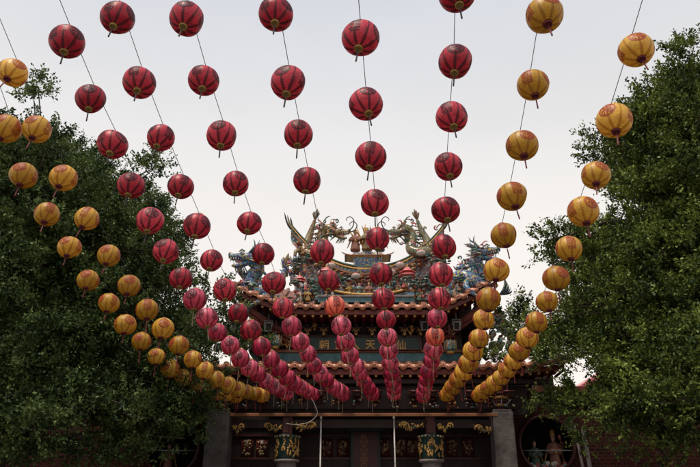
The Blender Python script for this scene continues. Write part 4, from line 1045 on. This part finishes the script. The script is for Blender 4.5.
GLY = {c: glyphs(c, .075) for c in '國泰民安風調雨順合境平安'}
GLYB = glyphs('福', .14)
def lantern(kind, label, loc, seed=0, far=False):
    r2 = random.Random(seed)
    dents = [(Vector((r2.gauss(0, 1), r2.gauss(0, 1), r2.gauss(0, .6))).normalized(), r2.uniform(.004, .011), r2.uniform(.35, .7)) for _ in range(5)]
    def dent(p):
        p = Vector(p); u = p.normalized(); s = 0
        for d, a, w_ in dents: s += a * max(0, 1 - (1 - u.dot(d)) / w_) ** 2
        return p * (1 - s / RAD)
    cloth = {'red': 'lan_red_lit' if far else 'lan_red', 'salmon': 'lan_salmon', 'yellow': 'lan_yellow'}[kind]
    ink = 'ink_red' if kind == 'yellow' else 'ink'
    t = thing('paper_lantern', label, 'lantern', loc)
    q = MB(); n = 40; ribs = 22; prof = []
    for i in range(ribs * 3 + 1):
        s = -1.28 + 2.56 * i / (ribs * 3); bulge = .0028 * abs(math.sin(PI * i / 3))
        prof.append(((RAD + bulge) * math.cos(s), (HGT + bulge) * math.sin(s)))
    vs_ = [(r * math.cos(2 * PI * k / n), r * math.sin(2 * PI * k / n), z) for r, z in prof for k in range(n)]
    q.add(vs_, [(i * n + k, i * n + (k + 1) % n, (i + 1) * n + (k + 1) % n, (i + 1) * n + k) for i in range(len(prof) - 1) for k in range(n)])
    def put(G, az, el, dx=0, dy=0):
        q.add([on_ball(p.x + dx, p.y + dy, az, el) for p in G[0]], G[1], 1)
    def ring(az, el, r0, r1, m=36):
        q.add([on_ball(r * math.cos(2 * PI * k / m), r * math.sin(2 * PI * k / m), az, el) for r in (r0, r1) for k in range(m)], [(k, m + k, m + (k + 1) % m, (k + 1) % m) for k in range(m)], 1)
    for az, txt in ((0, '國泰民安風調雨順'), (PI, '合境平安國泰民安')):
        for j, ch in enumerate(txt):
            put(GLY[ch], az, .12, (-.037 if j < 4 else .037), .105 - .072 * (j % 4))
    for az in (PI / 2, -PI / 2):
        ring(az, .12, .090, .106); ring(az, .12, .076, .081); put(GLYB, az, .12)
        for k in range(12):
            a = k * PI / 6; q.add([on_ball(r * math.cos(a + d), r * math.sin(a + d), az, .12) for r, d in ((.064, -.07), (.064, .07), (.077, .07), (.077, -.07))], [(0, 1, 2, 3)], 1)
    q.v = [dent(p) for p in q.v]; q.build('cloth_body', [cloth, ink], t)
    cap = 'maroon' if kind == 'yellow' else 'brass'
    q = MB(); z = -HGT * .955
    q.lathe([(.058, z + .016), (.050, z - .002), (.048, z - .018), (.036, z - .020), (.034, z - .006), (.012, z + .0), (.004, z)], 18)
    q.build('bottom_cap', cap, t)
    q = MB(); z = HGT * .955; q.lathe([(.062, z - .01), (.064, z + .01), (.055, z + .022), (.01, z + .024)], 18)
    q.tube([(0, 0, z + .02), (0, 0, z + .05)], .006, 6); q.build('top_cap', cap, t)
    q = MB(); z = -HGT * .955
    q.tube([(0, 0, z), (0, 0, z - .05)], .003, 5); q.lathe([(.004, -.05), (.010, -.06), (.007, -.075), (.009, -.085), (.010, -.22 - .08 * far), (.006, -.23 - .08 * far)], 8, 0, None, (0, 0, z))
    q.build('tassel', ('tassel_red' if far else 'maroon') if kind == 'yellow' else ('tassel_pale' if far else 'thread'), t)
    return t

SN = {'B': ('yellow', 'outermost left yellow string'), 'A': ('yellow', 'inner left yellow string'), 'R1': ('red', 'first red string from the left'), 'R2': ('red', 'second red string from the left'),
      'R3': ('red', 'third red string from the left'), 'R4': ('red', 'fourth red string from the left'), 'R5': ('red', 'fifth red string from the left'), 'R6': ('red', 'sixth red string from the left'),
      'C': ('yellow', 'inner right yellow string'), 'D': ('yellow', 'outermost right yellow string')}
SALMON = {('R4', 6): 'faded salmon lantern above the left of the upper eave on the fourth red string', ('R6', 9): 'faded salmon lantern in front of the right eave lamp on the sixth red string'}
proto = {}
for key, pts in STRINGS.items():
    base_kind, sname = SN[key]; n = len(pts)
    for i, p in enumerate(pts):
        kind = 'salmon' if (key, i) in SALMON else base_kind
        if (key, i) in SALMON: lb = SALMON[(key, i)]
        else: lb = '%s paper lantern, %s from the top of the %s' % (kind, ORD[i + 1], sname)
        rz = rnd.choice((-PI / 2, 0, PI / 2, PI)) - PI / 4 * rnd.choice((0, 0, 1)) + rnd.uniform(-.35, .35)
        q0, q1 = pts[max(i - 1, 0)], pts[min(i + 1, n - 1)]; slope = math.atan2(q1[2] - q0[2], q1[1] - q0[1])
        rot = (slope * .75 + rnd.gauss(0, .07), rnd.gauss(0, .08), rz)   # tied to the wire, so they lean with its slope
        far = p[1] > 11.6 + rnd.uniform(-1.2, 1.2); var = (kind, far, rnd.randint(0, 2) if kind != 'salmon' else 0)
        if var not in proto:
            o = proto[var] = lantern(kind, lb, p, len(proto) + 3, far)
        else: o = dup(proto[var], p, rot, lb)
        o.rotation_mode = 'ZYX'; o.rotation_euler = rot; o['group'] = 'lanterns on the ' + sname
        s = rnd.uniform(.91, 1.05); o.scale = (s, s, s * rnd.uniform(.95, 1.03))
    # the wire runs over the lantern tops, on to the temple and back up over the courtyard
    W = [Vector(p) + Vector((0, 0, .235)) for p in pts]
    d0 = W[0] - W[1]; d0 = d0 / abs(d0.y); pre = [W[0] + d0 * k + Vector((0, 0, .035 * k * k)) for k in (6.5, 5, 3.5, 2, 1)]
    end = [Vector((W[-1].x + (W[-1].x - W[-2].x) * .4, 18.12, W[-1].z + .18))]
    full = pre + W + end; path = []
    for a, b in zip(full[:-1], full[1:]):
        path += [a, a.lerp(b, .5) - Vector((0, 0, .012 * (b - a).length))]
    path.append(full[-1])
    q = MB(); q.tube(path, .0045, 5); o = q.build('hanging_wire', 'wire'); tag(o, 'thin black wire carrying the lanterns of the ' + sname, 'wire', 'wires holding the lantern strings')
